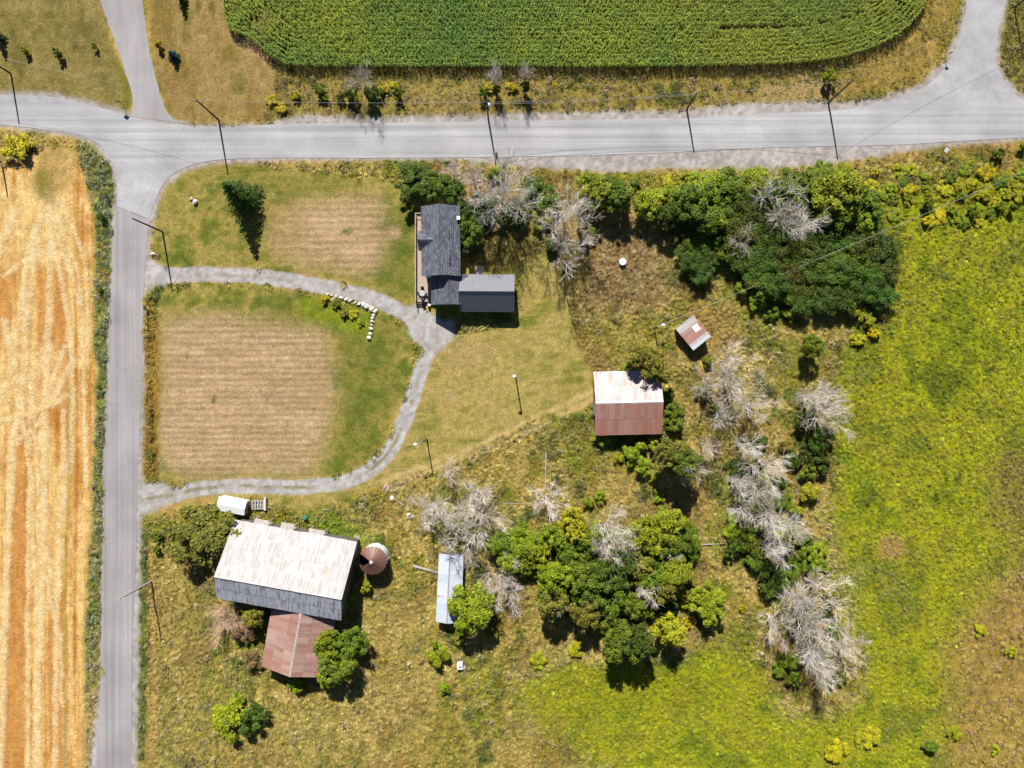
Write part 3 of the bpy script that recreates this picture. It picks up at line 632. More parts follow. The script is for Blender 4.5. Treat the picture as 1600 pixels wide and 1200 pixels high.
# long grey shed
t = empty('grey_shed', rel(-97.2, 313.5), math.radians(87.3)); tag(t, 'long narrow shed with a bluish grey metal roof half under a tree', 'shed')
L = 12.6; shell(t, L, 2.0, 2.4, 2.2, 2.2, 3.0, M_DARKWOOD, 0.15, boards=1)
slope_slab(-L/2, L/2, (2.0, 2.2), (0, 3.0)).build('roof_deck', M_DARKWOOD, t); slope_slab(-L/2, L/2, (-2.4, 2.2), (0, 3.0)).build('roof_deck', M_DARKWOOD, t)
roof_slope(t, -L/2, L/2, (2.0, 2.2), (0, 3.0), 14, 1, M_BLUE_SHEET, 7, alt=M_SHADE_SHEET); roof_slope(t, -L/2, L/2, (-2.4, 2.2), (0, 3.0), 14, 1, M_BLUE_SHEET, 8)
MB().slab([(-L/2, -0.15, 3.02), (L/2, -0.15, 3.02), (L/2, 0, 3.12), (-L/2, 0, 3.12)], 0.03).slab([(-L/2, 0, 3.12), (L/2, 0, 3.12), (L/2, 0.15, 3.02), (-L/2, 0.15, 3.02)], 0.03).build('ridge_cap', M_WHITE_SHEET, t)
# white portable shelter
t = empty('white_shelter', rel(-439 * 0.982, 191 * 0.982), math.radians(-11)); tag(t, 'small plain white storage shelter beside the driveway mouth', 'shelter')
MB().box((0, 0, 1.05), (5.0, 2.5, 2.1)).build('wall', simple('grey_cloth', (0.5, 0.51, 0.53), 0.6, 0.06), t)
MB().slab([(-2.6, -1.3, 2.12), (2.6, -1.3, 2.12), (2.6, 0, 2.5), (-2.6, 0, 2.5)], 0.04).slab([(-2.6, 0, 2.5), (2.6, 0, 2.5), (2.6, 1.3, 2.12), (-2.6, 1.3, 2.12)], 0.04).build('roof', M_WHITE, t)
MB().box((2.52, 0, 0.95), (0.05, 1.6, 1.8)).build('door', M_GREYWOOD, t)
# silo with a gap in its cone roof
t = empty('grain_silo', rel(-212, 268.5)); tag(t, 'round grain silo with a rusty cone roof, one wedge missing', 'silo')
mb = MB()
for i in range(6): mb.lathe([(2.45, i * 0.6), (2.48, i * 0.6 + 0.3), (2.45, i * 0.6 + 0.6)], 36)
mb.build('wall', M_STEEL_W, t, True); MB().lathe([(2.36, 3.6), (2.36, 0.1), (0.01, 0.1)], 30).build('inner_wall', M_DARK, t)
ns = 24
for i in range(ns):
    a0 = 2 * math.pi * i / ns; mid = math.degrees(a0 + math.pi / ns)
    if 150 < mid < 215: continue
    mb = MB(); a1 = a0 + 2 * math.pi / ns
    q = [(2.6, a0, 3.55), (2.6, a1, 3.55), (0.26, a1, 4.85), (0.26, a0, 4.85)]
    mb.slab([(r*math.cos(a), r*math.sin(a), z) for r, a, z in q], 0.03)
    mb.tube([(2.6*math.cos(a0), 2.6*math.sin(a0), 3.58), (0.26*math.cos(a0), 0.26*math.sin(a0), 4.9)], 0.05, 4)
    mb.build('roof_sheet', M_SILO_ROOF, t)
MB().lathe([(0.34, 4.75), (0.32, 5.0), (0.0, 5.08)], 14).build('vent_cap', M_PALE_RUST, t)
for i in range(6): MB().box((2.56, 0, 0.5 + i * 0.5), (0.06, 0.4, 0.04)).build('rung', M_METAL, t)

# ------------------------------------------------------------------ farmhouse
hs = empty('farmhouse', rel(-107.5, -200)); tag(hs, 'dark slate roofed farmhouse with a metal-roofed wing and west deck', 'house')
O = Vector(hs.location)
def courses(name, x0, x1, pe, pr, m, M, parent, step=0.42):
    """stepped shingle courses between eave and ridge, in a frame M"""
    e = Vector((0, pe[0], pe[1])); d = Vector((0, pr[0], pr[1])) - e; L = d.length; up = d / L; ax = Vector((1, 0, 0)) if d.y > 0 else Vector((-1, 0, 0)); nrm = ax.cross(up)
    n = max(1, int(round(L / step))); mb = MB(); hx = (x1 - x0) / 2
    for i in range(n):
        a = L * i / n; b = L * (i + 1) / n + 0.02
        for q in ((a, 0.045), (b, 0.018)): pass
        mb.v += [(-hx, a, 0.05), (hx, a, 0.05), (hx, b, 0.02), (-hx, b, 0.02), (-hx, a, 0.0), (hx, a, 0.0)]; k = 6 * i
        mb.f += [(k, k+1, k+2, k+3), (k+4, k+5, k+1, k)]
    o = mb.build(name, m, parent); T = Matrix((ax, up, nrm)).transposed().to_4x4()
    o.matrix_local = M @ Matrix.Translation(e + Vector(((x0 + x1) / 2, 0, 0))) @ T
    return o
def wing(parent, c, yaw, L, w, he, hr, m, wall_m, seam=False):
    M = Matrix.Translation(rel(*c) - Vector(O)) @ Matrix.Rotation(math.radians(yaw), 4, 'Z')
    sub = MB(); x = L/2 - 0.25; a = w - 0.35; z = he + (hr - he) * 0.35 / w - 0.1
    for s in (-1, 1):
        o = MB().box((0, s * (a - 0.08), z/2), (2*x, 0.16, z)).build('wall', wall_m, parent); o.matrix_local = M
        prof = [(-a, 0), (a, 0), (a, z), (0, hr - 0.12), (-a, z)]; mb = MB(); p0 = [(s*x, yy, zz) for yy, zz in prof]; p1 = [(s*(x - 0.16), yy, zz) for yy, zz in prof]
        mb.poly(p0); mb.poly(p1[::-1])
        for i in range(5): mb.poly([p0[i], p1[i], p1[(i+1) % 5], p0[(i+1) % 5]])
        o = mb.build('gable_wall', wall_m, parent); o.matrix_local = M
        o = slope_slab(-L/2, L/2, (s*w, he), (0, hr), 0.1).build('roof_deck', M_WHITE, parent); o.matrix_local = M
        if seam:
            n = int(L / 0.4); base = MB().slab([(-L/2, s*w, he + 0.03), (L/2, s*w, he + 0.03), (L/2, 0, hr + 0.03), (-L/2, 0, hr + 0.03)] if s < 0 else [(L/2, s*w, he + 0.03), (-L/2, s*w, he + 0.03), (-L/2, 0, hr + 0.03), (L/2, 0, hr + 0.03)], 0.025)
            for i in range(n + 1):
                xx = -L/2 + L * i / n
                base.tube([(xx, s*w, he + 0.05), (xx, 0, hr + 0.05)], 0.028, 4)
            o = base.build('metal_roof', m, parent); o.matrix_local = M
        else:
            courses('shingle_slope', -L/2 - 0.05, L/2 + 0.05, (s*(w + 0.06), he), (0, hr + 0.02), m, M, parent)
    o = MB().slab([(-L/2 - 0.06, -0.16, hr - 0.02), (L/2 + 0.06, -0.16, hr - 0.02), (L/2 + 0.06, 0, hr + 0.09), (-L/2 - 0.06, 0, hr + 0.09)], 0.03).slab([(-L/2 - 0.06, 0, hr + 0.09), (L/2 + 0.06, 0, hr + 0.09), (L/2 + 0.06, 0.16, hr - 0.02), (-L/2 - 0.06, 0.16, hr - 0.02)], 0.03).build('ridge_cap', m, parent); o.matrix_local = M
    return M
wing(hs, (-107.5, -215.5), 90.6, 12.6, 3.46, 4.6, 6.35, M_SHINGLE, M_SIDING)
wing(hs, (-95, -144), 90.3, 5.4, 3.35, 2.95, 5.0, M_SHINGLE, M_SIDING)
wing(hs, (-38.2, -139.3), -0.4, 10.0, 3.45, 2.6, 5.4, M_GARAGE, M_SIDING, True)
# west entry gable
Mg = Matrix.Translation(rel(-123, -216) - O)
for s in (-1, 1):
    o = courses('shingle_slope', -2.2, 2.0, (s*1.75, 4.45), (0, 5.85), M_SHINGLE, Mg, hs)
    o = slope_slab(-2.15, 1.9, (s*1.7, 4.4), (0, 5.8), 0.1).build('roof_deck', M_WHITE, hs); o.matrix_local = Mg
mb = MB().poly([(-1.95, -1.5, 0.6), (-1.95, 1.5, 0.6), (-1.95, 1.5, 4.4), (-1.95, 0, 5.65), (-1.95, -1.5, 4.4)][::-1]); mb.box((-1.7, -1.45, 2.5), (0.5, 0.1, 3.8)).box((-1.7, 1.45, 2.5), (0.5, 0.1, 3.8))
o = mb.build('porch_wall', M_SIDING, hs); o.matrix_local = Mg
# roof vents and chimney, given in photo position at roof height
def at_house(px, py, h): p = U(px, py, h) - O; return p
for px, py, h in ((701, 361, 5.9), (701.5, 370, 5.9), (703, 402, 5.9), (703, 410, 5.9)):
    p = at_house(px, py, h); MB().tube([p + Vector((0, 0, -0.5)), p + Vector((0, 0, 0.25))], 0.09, 8).build('vent_pipe', M_DARK, hs)
p = at_house(716.5, 341.5, 4.9); MB().box(p, (0.5, 0.5, 0.9)).box(p + Vector((0, 0, 0.5)), (0.62, 0.62, 0.08)).build('flue_box', M_WHITE, hs)
for y in (-4.6, -1.6, 1.8, 4.8):
    opening(hs, 'window', (rel(-135.6, 0).x - O.x + 0.62, rel(0, -215.5 - y * 8).y - O.y, 2.3), (1.1, 1.4), 'x')
opening(hs, 'door', (rel(-137.6, 0).x - O.x + 0.18 - 0.3, rel(0, -216).y - O.y, 1.75), (1.0, 2.1), 'x')
for x in (-1.8, 1.4): opening(hs, 'garage_door', (rel(-40 + x * 8, 0).x - O.x, rel(0, -113.5).y - O.y + 0.04, 1.15), (2.5, 2.2), 'y', M_WHITE)
# deck along the west wall: boards, joists, rail
dx0 = rel(-149.5, 0).x - O.x; dx1 = rel(-133.6, 0).x - O.x; dx2 = rel(-125.5, 0).x - O.x; yN = rel(0, -264).y - O.y; yM = rel(0, -166).y - O.y; yS = rel(0, -128).y - O.y; DZ = 0.65
nb = 26
for i in range(12):
    x = dx0 + (dx1 - dx0) * (i + 0.5) / 12; MB().box((x, (yN + yS) / 2, DZ), ((dx1 - dx0) / 12 * 0.92, yN - yS, 0.05)).build('deck_board', M_DECK, hs)
for i in range(6):
    x = dx1 + (dx2 - dx1) * (i + 0.5) / 6; MB().box((x, (yM + yS) / 2, DZ), ((dx2 - dx1) / 6 * 0.92, yM - yS, 0.05)).build('deck_board', M_DECK, hs)
mb = MB().box((dx0, (yN + yS)/2, DZ - 0.2), (0.08, yN - yS, 0.3)).box(((dx0 + dx2)/2, yS, DZ - 0.2), (dx2 - dx0, 0.08, 0.3)).box(((dx0+dx1)/2, yN, DZ - 0.2), (dx1 - dx0, 0.08, 0.3)); mb.build('deck_skirt', M_DECK, hs)
rail = MB(); rail.box((dx0 + 0.05, (yN + yS)/2, DZ + 1.0), (0.14, yN - yS, 0.05)).box((dx0 + 0.05, (yN + yS)/2, DZ + 0.2), (0.06, yN - yS, 0.05)).box(((dx0+dx1)/2, yN - 0.05, DZ + 1.0), (dx1 - dx0, 0.14, 0.05))
n = 60
for i in range(n + 1): rail.box((dx0 + 0.05, yS + (yN - yS) * i / n, DZ + 0.6), (0.04, 0.04, 0.8))
rail.build('railing', M_DECK, hs)
for i in range(9): MB().box((dx0 + 0.05, yS + (yN - yS) * i / 8, DZ + 0.45), (0.12, 0.12, 1.2)).build('post', M_DECK, hs)
for i in range(3): MB().box((dx0 + 1.0, yS - 0.25 - 0.3 * i, DZ - 0.17 * (i + 1)), (1.5, 0.28, 0.05)).build('step', M_DARKWOOD, hs)
for s in (0.2, 1.8): MB().tube([(dx0 + s, yS - 1.1, 0.05), (dx0 + s, yS - 1.1, 1.0), (dx0 + s, yS, 1.6)], 0.05, 5).build('stair_rail', M_DARK, hs)
# deck furniture and bits round the house
tb = empty('deck_table', U(660.5, 459, DZ)); tag(tb, 'dark round table standing on the house deck', 'table')
MB().lathe([(0.0, 0.74), (0.55, 0.74), (0.55, 0.70), (0.0, 0.70)], 18).build('table_top', M_METAL, tb)
for a in range(4): MB().tube([(0.4*math.cos(a*1.57), 0.4*math.sin(a*1.57), 0.03), (0.3*math.cos(a*1.57), 0.3*math.sin(a*1.57), 0.7)], 0.025, 5).build('leg', M_DARK, tb)
def chair(name, loc, rz, m, label, group):
    t = empty(name, loc, rz); tag(t, label, 'chair', group)
    MB().box((0, 0, 0.43), (0.5, 0.5, 0.05)).build('seat', m, t)
    MB().box((0, 0.27, 0.72), (0.5, 0.05, 0.55), Matrix.Rotation(-0.15, 3, 'X')).build('backrest', m, t)
    for sx in (-1, 1):
        for sy in (-1, 1): MB().box((0.21*sx, 0.21*sy, 0.215), (0.04, 0.04, 0.41)).build('leg', m, t)
        MB().box((0.27*sx, 0, 0.62), (0.05, 0.5, 0.04)).build('armrest', m, t)
for (px, py, rz, d) in ((660.5, 451.5, 0, 'above'), (660.5, 467, math.pi, 'below'), (655.8, 459.5, 1.57, 'left of'), (665.4, 460.5, -1.57, 'right of')):
    chair('deck_chair', U(px, py, DZ), rz, M_DARK, f'dark outdoor chair {d} the deck table', 'chairs round the deck table')
chair('garden_chair', U(671.5, 476), 2.6, M_WHITE, 'white garden chair beside the deck steps', None)
def tank(px, py, label, r=0.38, h=1.3, g=None):
    t = empty('gas_cylinder', U(px, py)); tag(t, label, 'gas cylinder', g)
    MB().lathe([(r, 0.03), (r, h - 0.25), (r*0.75, h - 0.08), (r*0.25, h), (0.0, h)], 16).build('body', M_WHITE, t, True); MB().lathe([(r*0.45, h - 0.08), (r*0.45, h + 0.15), (r*0.38, h + 0.15), (r*0.38, h - 0.08)], 12).build('collar', M_METAL, t)
tank(724.5, 391.5, 'white gas cylinder nearer the farmhouse east wall', g='gas cylinders by the house'); tank(730.5, 392.5, 'white gas cylinder farther from the farmhouse east wall', g='gas cylinders by the house')
o = MB().slab([U(742, 415, 0.08), U(756.5, 415, 0.08), U(756.5, 428, 0.08), U(742, 428, 0.08)][::-1], 0.08).build('patio_slab', M_PAVE); tag(o, 'pinkish square patio slab behind the metal-roofed wing', 'slab')
t = empty('well_cap', U(972, 410)); tag(t, 'round white well cap in the dry brown grass', 'well')
MB().lathe([(0.62, 0.0), (0.62, 0.75), (0.5, 0.75), (0.5, 0.0)], 24).build('ring', M_WHITE, t); MB().lathe([(0.66, 0.76), (0.66, 0.86), (0.0, 0.95)], 24).build('lid', M_WHITE, t); MB().tube([(-0.12, 0, 0.93), (-0.1, 0, 1.02), (0.1, 0, 1.02), (0.12, 0, 0.93)], 0.025, 5).build('handle', M_DARK, t)

# ------------------------------------------------------------------ small yard things
ORD = ['first', 'second', 'third', 'fourth', 'fifth', 'sixth', 'seventh', 'eighth', 'ninth', 'tenth', 'eleventh', 'twelfth', 'thirteenth', 'fourteenth', 'fifteenth', 'sixteenth', 'seventeenth', 'eighteenth', 'nineteenth', 'twentieth', 'twenty-first', 'twenty-second', 'twenty-third', 'twenty-fourth', 'twenty-fifth', 'twenty-sixth', 'twenty-seventh', 'twenty-eighth', 'twenty-ninth', 'thirtieth']
TONEWORD = {'dark': 'dark green', 'green': 'mid green', 'bright': 'bright green', 'lime': 'lime green', 'gold': 'yellow', 'olive': 'olive green'}
def rock_mesh(seed, r, squash=0.7):
    rr = random.Random(seed); bm = bmesh.new(); bmesh.ops.create_icosphere(bm, subdivisions=2, radius=r)
    off = [Vector((rr.uniform(-1, 1), rr.uniform(-1, 1), rr.uniform(-1, 1))).normalized() for _ in range(7)]
    for v in bm.verts:
        d = v.co.normalized()
        for o in off:
            k = d.dot(o)
            if k > 0.72: v.co -= o * (k - 0.72) * r * 1.3
        v.co *= rr.uniform(0.95, 1.05); v.co.z *= squash
    me = bpy.data.meshes.new('rock'); bm.to_mesh(me); bm.free(); me.materials.append(M_STONE); return me
rocks = [rock_mesh(i, 0.5) for i in range(5)]
line = smooth_line([(513,461),(530,465),(548,471),(565,476),(578,481),(586,487)], 5)[::1]; line2 = smooth_line([(584.5,493),(582,503),(580,514),(577,528)], 4)
prev = None; nstone = 0
for p in line + line2:
    if prev and math.hypot(p[0] - prev[0], p[1] - prev[1]) < 4.2: continue
    prev = p; o = link('boulder', rocks[nstone % 5]); w = U(p[0] + random.uniform(-0.6, 0.6), p[1] + random.uniform(-0.6, 0.6)); s = random.uniform(0.55, 1.0) * (1.35 if 560 < p[0] and p[1] < 492 else 1)
    o.location = (w.x, w.y, 0.2 * s); o.scale = (s, s * random.uniform(0.7, 1), s); o.rotation_euler = (0, 0, random.uniform(0, 6)); nstone += 1
    tag(o, f"{ORD[nstone - 1]} pale boulder along the curved row, counted from its left end", 'boulder', 'boulders edging the bed')
for i, (px, py, s, lb) in enumerate(((300, 311, 0.9, 'smaller pale rock lying on the lawn left of the spruce'), (305, 316, 1.3, 'larger pale rock lying on the lawn left of the spruce'), (613, 778, 1.2, 'white rock at the grass edge south of the driveway bend'), (240, 398, 1.0, 'pale stone at the upper driveway mouth beside the lane'))):
    o = link('rock', rocks[(i + 2) % 5]); w = U(px, py); o.location = (w.x, w.y, 0.22 * s); o.scale = (s, s*0.8, s); o.rotation_euler = (0, 0, i); tag(o, lb, 'rock')
def beam(name, a, b, w, label, cat, m=M_PALEPOLE, z=0.25, n=1):
    t = empty(name, (U(*a) + U(*b)) / 2); tag(t, label, cat); c = (U(*a) + U(*b)) / 2
    for i in range(n):
        o = U(0, i * w / S * 1.4) - U(0, 0)
        MB().tube([U(*a) + o - c + Vector((0, 0, z)), (U(*a) + U(*b)) / 2 + o - c + Vector((0, 0, z + 0.05)), U(*b) + o - c + Vector((0, 0, z))], [w, w * 0.9, w * 0.7], 7).build('log' if n == 1 else 'plank', m, t)
beam('fallen_log', (853, 706), (852, 765), 0.13, 'straight bleached fallen log pointing down at the small round bare tree', 'log')
beam('fence_rail', (786, 786), (836, 787), 0.07, 'thin pale rail lying left of the small round bare tree', 'rail')
beam('fallen_log', (1082, 851), (1134, 849), 0.10, 'thin pale log lying right of the green grove', 'log')
beam('lumber_stack', (646, 883), (684, 893), 0.14, 'grey beams lying against the long grey shed', 'lumber', n=2)
beam('fallen_log', (503, 797), (518, 795), 0.09, 'short pale stick in the weeds above the white barn', 'log')
beam('fallen_log', (1540, 269), (1548, 265), 0.12, 'short pale log near the right end of the main road', 'log')
beam('fallen_log', (622, 783), (632, 790), 0.11, 'short pale log beside the white rock south of the driveway', 'log')
t = empty('pallet_stack', U(405, 788)); tag(t, 'stack of grey lumber pallets beside the white shelter', 'pallets')
for k in range(3):
    for i in range(5): MB().box((-1.0 + i * 0.5, 0, 0.2 + k * 0.25), (0.3, 1.7, 0.06)).build('plank', M_GREYWOOD, t)
    for s in (-1, 0, 1): MB().box((0, s * 0.75, 0.1 + k * 0.25), (2.4, 0.14, 0.14)).build('bearer', M_GREYWOOD, t)
MB().box((1.35, 0.2, 0.55), (0.35, 2.4, 0.7)).build('crate_side', simple('pale_board', (0.42, 0.39, 0.36)), t)
t = empty('barrel', U(478.5, 808)); tag(t, 'teal plastic barrel in the weeds above the white barn', 'barrel')
MB().lathe([(0.36, 0), (0.40, 0.2), (0.42, 0.55), (0.40, 0.9), (0.36, 1.1), (0.30, 1.12), (0, 1.1)], 18).build('body', M_TEAL, t, True); MB().lathe([(0.43, 0.3), (0.45, 0.34), (0.43, 0.38)], 18).build('hoop', M_TEAL, t)
t = empty('white_tank', U(719, 1038)); tag(t, 'discarded white plastic tank lying in the dry grass below the grey shed', 'tank')
MB().box((0, 0, 0.45), (1.0, 1.3, 0.9)).box((0.05, 0.2, 0.98), (0.6, 0.5, 0.16)).build('body', M_WHITE, t); MB().lathe([(0.2, 1.06), (0.2, 1.16), (0, 1.18)], 12).build('cap', M_METAL, t); MB().box((0.75, -0.4, 0.12), (0.5, 0.8, 0.2)).build('base_frame', M_WHITE, t)
for i, (px, py, s) in enumerate(((639, 803, 1.0), (644, 807, 0.8), (637, 808, 0.6), (611, 776, 0.5))):
    t = link('rubble_block', rocks[i]); w = U(px, py); t.location = (w.x, w.y, 0.25 * s); t.scale = (s, s, s); tag(t, ('largest white lump in the rubble pile left of the bare trees', 'right-hand white lump in the rubble pile left of the bare trees', 'lower small white lump in the rubble pile left of the bare trees', 'small white lump beside the rock below the driveway bend')[i], 'rubble', 'white rubble pile')
t = empty('lumber_stack', U(561, 838)); tag(t, 'small pale debris heap at the corner of the white barn', 'debris')
for i in range(4): MB().box((random.uniform(-0.3, 0.3), random.uniform(-0.3, 0.3), 0.1 + 0.12 * i), (0.9, 0.3, 0.1), Matrix.Rotation(i * 0.8, 3, 'Z')).build('plank', M_GREYWOOD, t)

# ------------------------------------------------------------------ utility poles, wires, lamps, signs
def pole(px, py, h, label, arm=True, m=M_POLE, r=0.15, axis=0.0, transformer=False):
    t = empty('utility_pole', U(px, py)); tag(t, label, 'utility pole', 'utility poles along the roads')
    MB().tube([(0, 0, 0), (0.02, 0, h * 0.5), (0, 0, h)], [r * 1.15, r, r * 0.8], 10).build('post', m, t)
    if arm:
        M = Matrix.Rotation(axis, 3, 'Z'); ca = MB().box((0, 0, h - 0.5), (1.6, 0.11, 0.12), M).build('crossarm', m, t)
        for k in (-0.7, 0.7): p = M @ Vector((k, 0, h - 0.38)); MB().tube([p, p + Vector((0, 0, 0.22))], [0.06, 0.03], 6).build('insulator', M_METAL, ca)
    if transformer: MB().lathe([(0.26, h - 2.0), (0.26, h - 1.2), (0.0, h - 1.15)], 12, c=(0.38, 0, 0)).build('transformer', M_METAL, t)
    return t
POLES = [(763, 186, 8.2, 'utility pole above the farmhouse, north of the main road', True), (1073, 171, 7.6, 'shorter utility pole at the middle of the main road', False), (1294, 160, 10.0, 'tall utility pole at the road above the dark thicket', False),
         (342, 188, 9.6, 'utility pole at the side road mouth above the spruce', False), (254, 362, 10.6, 'utility pole by the upper driveway mouth', False), (17, 115, 9.0, 'utility pole at the far left end of the main road', False),
         (1584, 12, 9.0, 'utility pole in the top right corner', False), (1322, 272, 4.2, 'short pole standing in the bushes above the thicket', False), (3, 254, 6.0, 'small pole at the left edge below the main road', False)]
for a in POLES: pole(a[0], a[1], a[2], a[3], a[4], axis=1.57, transformer=(a[0] == 763))
pole(237, 908, 11.0, 'grey leaning-looking utility pole beside the lane left of the white barn', True, M_PALEPOLE, 0.16, axis=0.0)
def lamp_pole(px, py, h, label, arm):
    t = empty('yard_lamp', U(px, py)); tag(t, label, 'yard lamp'); MB().tube([(0, 0, 0), (0, 0, h)], [0.13, 0.1], 9).build('post', M_POLE, t)
    a = Vector((arm[0], arm[1], h + 0.1)); MB().tube([(0, 0, h - 0.3), (arm[0]*0.5, arm[1]*0.5, h + 0.1), a], 0.045, 6).build('arm', M_METAL, t); am = t.children[-1]
    MB().lathe([(0.0, 0.22), (0.16, 0.2), (0.34, 0.0), (0.0, -0.02)], 14, c=a).build('lamp_head', M_WHITE, am)
lamp_pole(806, 591, 6.3, 'slim lamp pole standing alone on the open lawn', (-0.3, 0.25)); lamp_pole(667, 686, 6.4, 'lamp pole with a side arm by the lower driveway bend', (-1.3, -0.5)); lamp_pole(1022, 513, 3.4, 'short lamp pole in the weeds left of the tiny patched shed', (1.0, 0.3))
def wire(a, b, sag, label, r=0.018):
    p = [a.lerp(b, i / 12) - Vector((0, 0, sag * 4 * (i / 12) * (1 - i / 12))) for i in range(13)]
    c = Vector((p[0].x, p[0].y, 0)); o = MB().tube([q - c for q in p], r, 4).build('power_line', M_WIRE); o.location = c; tag(o, label, 'wire', 'overhead wires')
def G(px, py, z): v = U(px, py); return Vector((v.x, v.y, z))
pr = [G(17,115,8.8), G(342,188,9.4), G(763,186,8.0), G(1073,171,7.4), G(1294,160,9.8)]
for i, nm in enumerate(('at the far left over the junction', 'from the side road mouth to the pole above the house', 'along the main road above the bare trees', 'over the main road at the right')): wire(pr[i], pr[i+1], 0.7, 'thin overhead wire ' + nm)
wire(G(763,186,7.2), G(1073,171,6.8), 0.8, 'lower overhead wire along the main road above the bare trees')
wire(G(254,362,10.4), G(342,188,9.3), 0.6, 'thin overhead wire crossing the lane junction beside the lawn'); wire(G(1294,160,9.6), G(1584,12,8.8), 0.6, 'thin overhead wire crossing the right road junction')
wire(G(1022,513,3.3), G(1660,243,6.0), 0.5, 'pale wire slanting over the dark thicket', 0.03)
def sign(px, py, h, w, rz, tilt, m, label):
    t = empty('road_sign', U(px, py), rz); tag(t, label, 'road sign')
    MB().tube([(0, 0.05, 0), (0, 0.05, h)], 0.05, 6).build('post', M_METAL, t)
    o = MB().slab([(0, -w*0.7, 0), (w*0.7, 0, 0), (0, w*0.7, 0), (-w*0.7, 0, 0)], 0.02).build('plate', m, t); o.location = (0, 0, h - 0.2); o.rotation_euler = (math.pi/2 - tilt, 0, 0)
sign(195, 165.5, 2.3, 0.85, 0.0, 0.12, M_SIGN, 'diamond road sign on a post at the side road corner'); sign(1476, 90, 2.2, 0.6, 0.1, 0.1, M_SIGN, 'road sign at the curved corner of the right junction')
sign(1471, 239, 1.8, 0.75, 0.3, 1.25, M_WHITE, 'white diamond sign tipped back beside the main road at right')
def culvert(px, py, label):
    t = empty('mailbox', U(px, py)); tag(t, label, 'mailbox', 'roadside boxes'); MB().tube([(0, 0, 0), (0, 0, 1.0)], 0.06, 6).build('post', M_DARKWOOD, t)
    prof = [(-0.2, 0.0), (0.2, 0.0), (0.2, 0.25), (0.14, 0.36), (0, 0.42), (-0.14, 0.36), (-0.2, 0.25)]; mb = MB(); a = [(x, -0.35, 1.0 + z) for x, z in prof]; b = [(x, 0.35, 1.0 + z) for x, z in prof]
    mb.poly(a); mb.poly(b[::-1])
    for i in range(7): mb.poly([a[i], b[i], b[(i+1) % 7], a[(i+1) % 7]])
    mb.build('box', M_DARK, t)
culvert(171, 310, 'dark roadside box at the lane verge just below the junction'); culvert(231, 482, 'dark roadside box at the lane edge below the upper driveway mouth'); culvert(152, 762, 'dark roadside box on the verge opposite the lower driveway')

# ------------------------------------------------------------------ plants: prototypes
def leaf_quads(P, Nn, size, r, asp=0.6):
    """quads centred at P facing Nn"""
    n = len(P); t = r.normal(size=(n, 3)); a = np.cross(Nn, t); a /= np.linalg.norm(a, axis=1, keepdims=True) + 1e-9; b = np.cross(Nn, a)
    s = (size * r.uniform(0.6, 1.3, n))[:, None]; a = a * s; b = b * s * asp
    V = np.stack([P - a, P - b, P + a, P + b], 1).reshape(-1, 3); F = np.arange(n * 4).reshape(n, 4); return V, F
def crown_mesh(seed, R, hv, nlobe, nleaf, size, lobe=(0.28, 0.5), flat=0.75):
    r = np.random.default_rng(seed); Ps = []; Ns = []; lvs = []
    for k in range(nlobe):
        d = r.normal(size=3); d /= np.linalg.norm(d); d[2] = d[2] * 0.8 + 0.15; rad = r.uniform(0.2, 0.95) ** 0.7
        c = d * np.array([R, R, hv]) * rad; lr = R * r.uniform(*lobe) * (1.15 - 0.4 * rad)
        m = int(nleaf / nlobe * (0.6 + 0.8 * r.random())); q = r.normal(size=(m, 3)); q /= np.linalg.norm(q, axis=1, keepdims=True)
        q[:, 2] = np.where(q[:, 2] < -0.3, -q[:, 2], q[:, 2]); sh = r.uniform(0.25, 1.3, m) ** 0.6
        p = c + q * sh[:, None] * lr * np.array([1, 1, flat * hv / R if hv > R else flat]); Ps.append(p)
        nn = q * 0.7 + np.array([0, 0, 0.55]) + r.normal(size=(m, 3)) * 0.55; nn /= np.linalg.norm(nn, axis=1, keepdims=True); Ns.append(nn)
        lvs.append(np.clip(r.normal(0.42 + r.uniform(-0.12, 0.12), 0.18, m), 0, 1))
    P = np.vstack(Ps); V, F = leaf_quads(P, np.vstack(Ns), size, r)
    return np_mesh('crown', V, F, M_LEAF, {'lv': ('POINT', 'FLOAT', np.repeat(np.concatenate(lvs), 4).astype(np.float32))})
def trunk_mesh(seed, h, r, spread, m):
    rr = random.Random(seed); mb = MB(); mb.tube([(0, 0, -0.1), (rr.uniform(-.1, .1), rr.uniform(-.1, .1), h * 0.5), (rr.uniform(-.2, .2), rr.uniform(-.2, .2), h)], [r, r * 0.75, r * 0.35], 7)
    for i in range(6):
        a = rr.uniform(0, 6.28); z = h * rr.uniform(0.35, 0.8); L = spread * rr.uniform(0.5, 0.9)
        mb.tube([(0, 0, z), (math.cos(a) * L * 0.5, math.sin(a) * L * 0.5, z + L * 0.4), (math.cos(a) * L, math.sin(a) * L, z + L * 0.65)], [r * 0.5, r * 0.3, r * 0.1], 5)
    return mb.mesh('trunk', m)
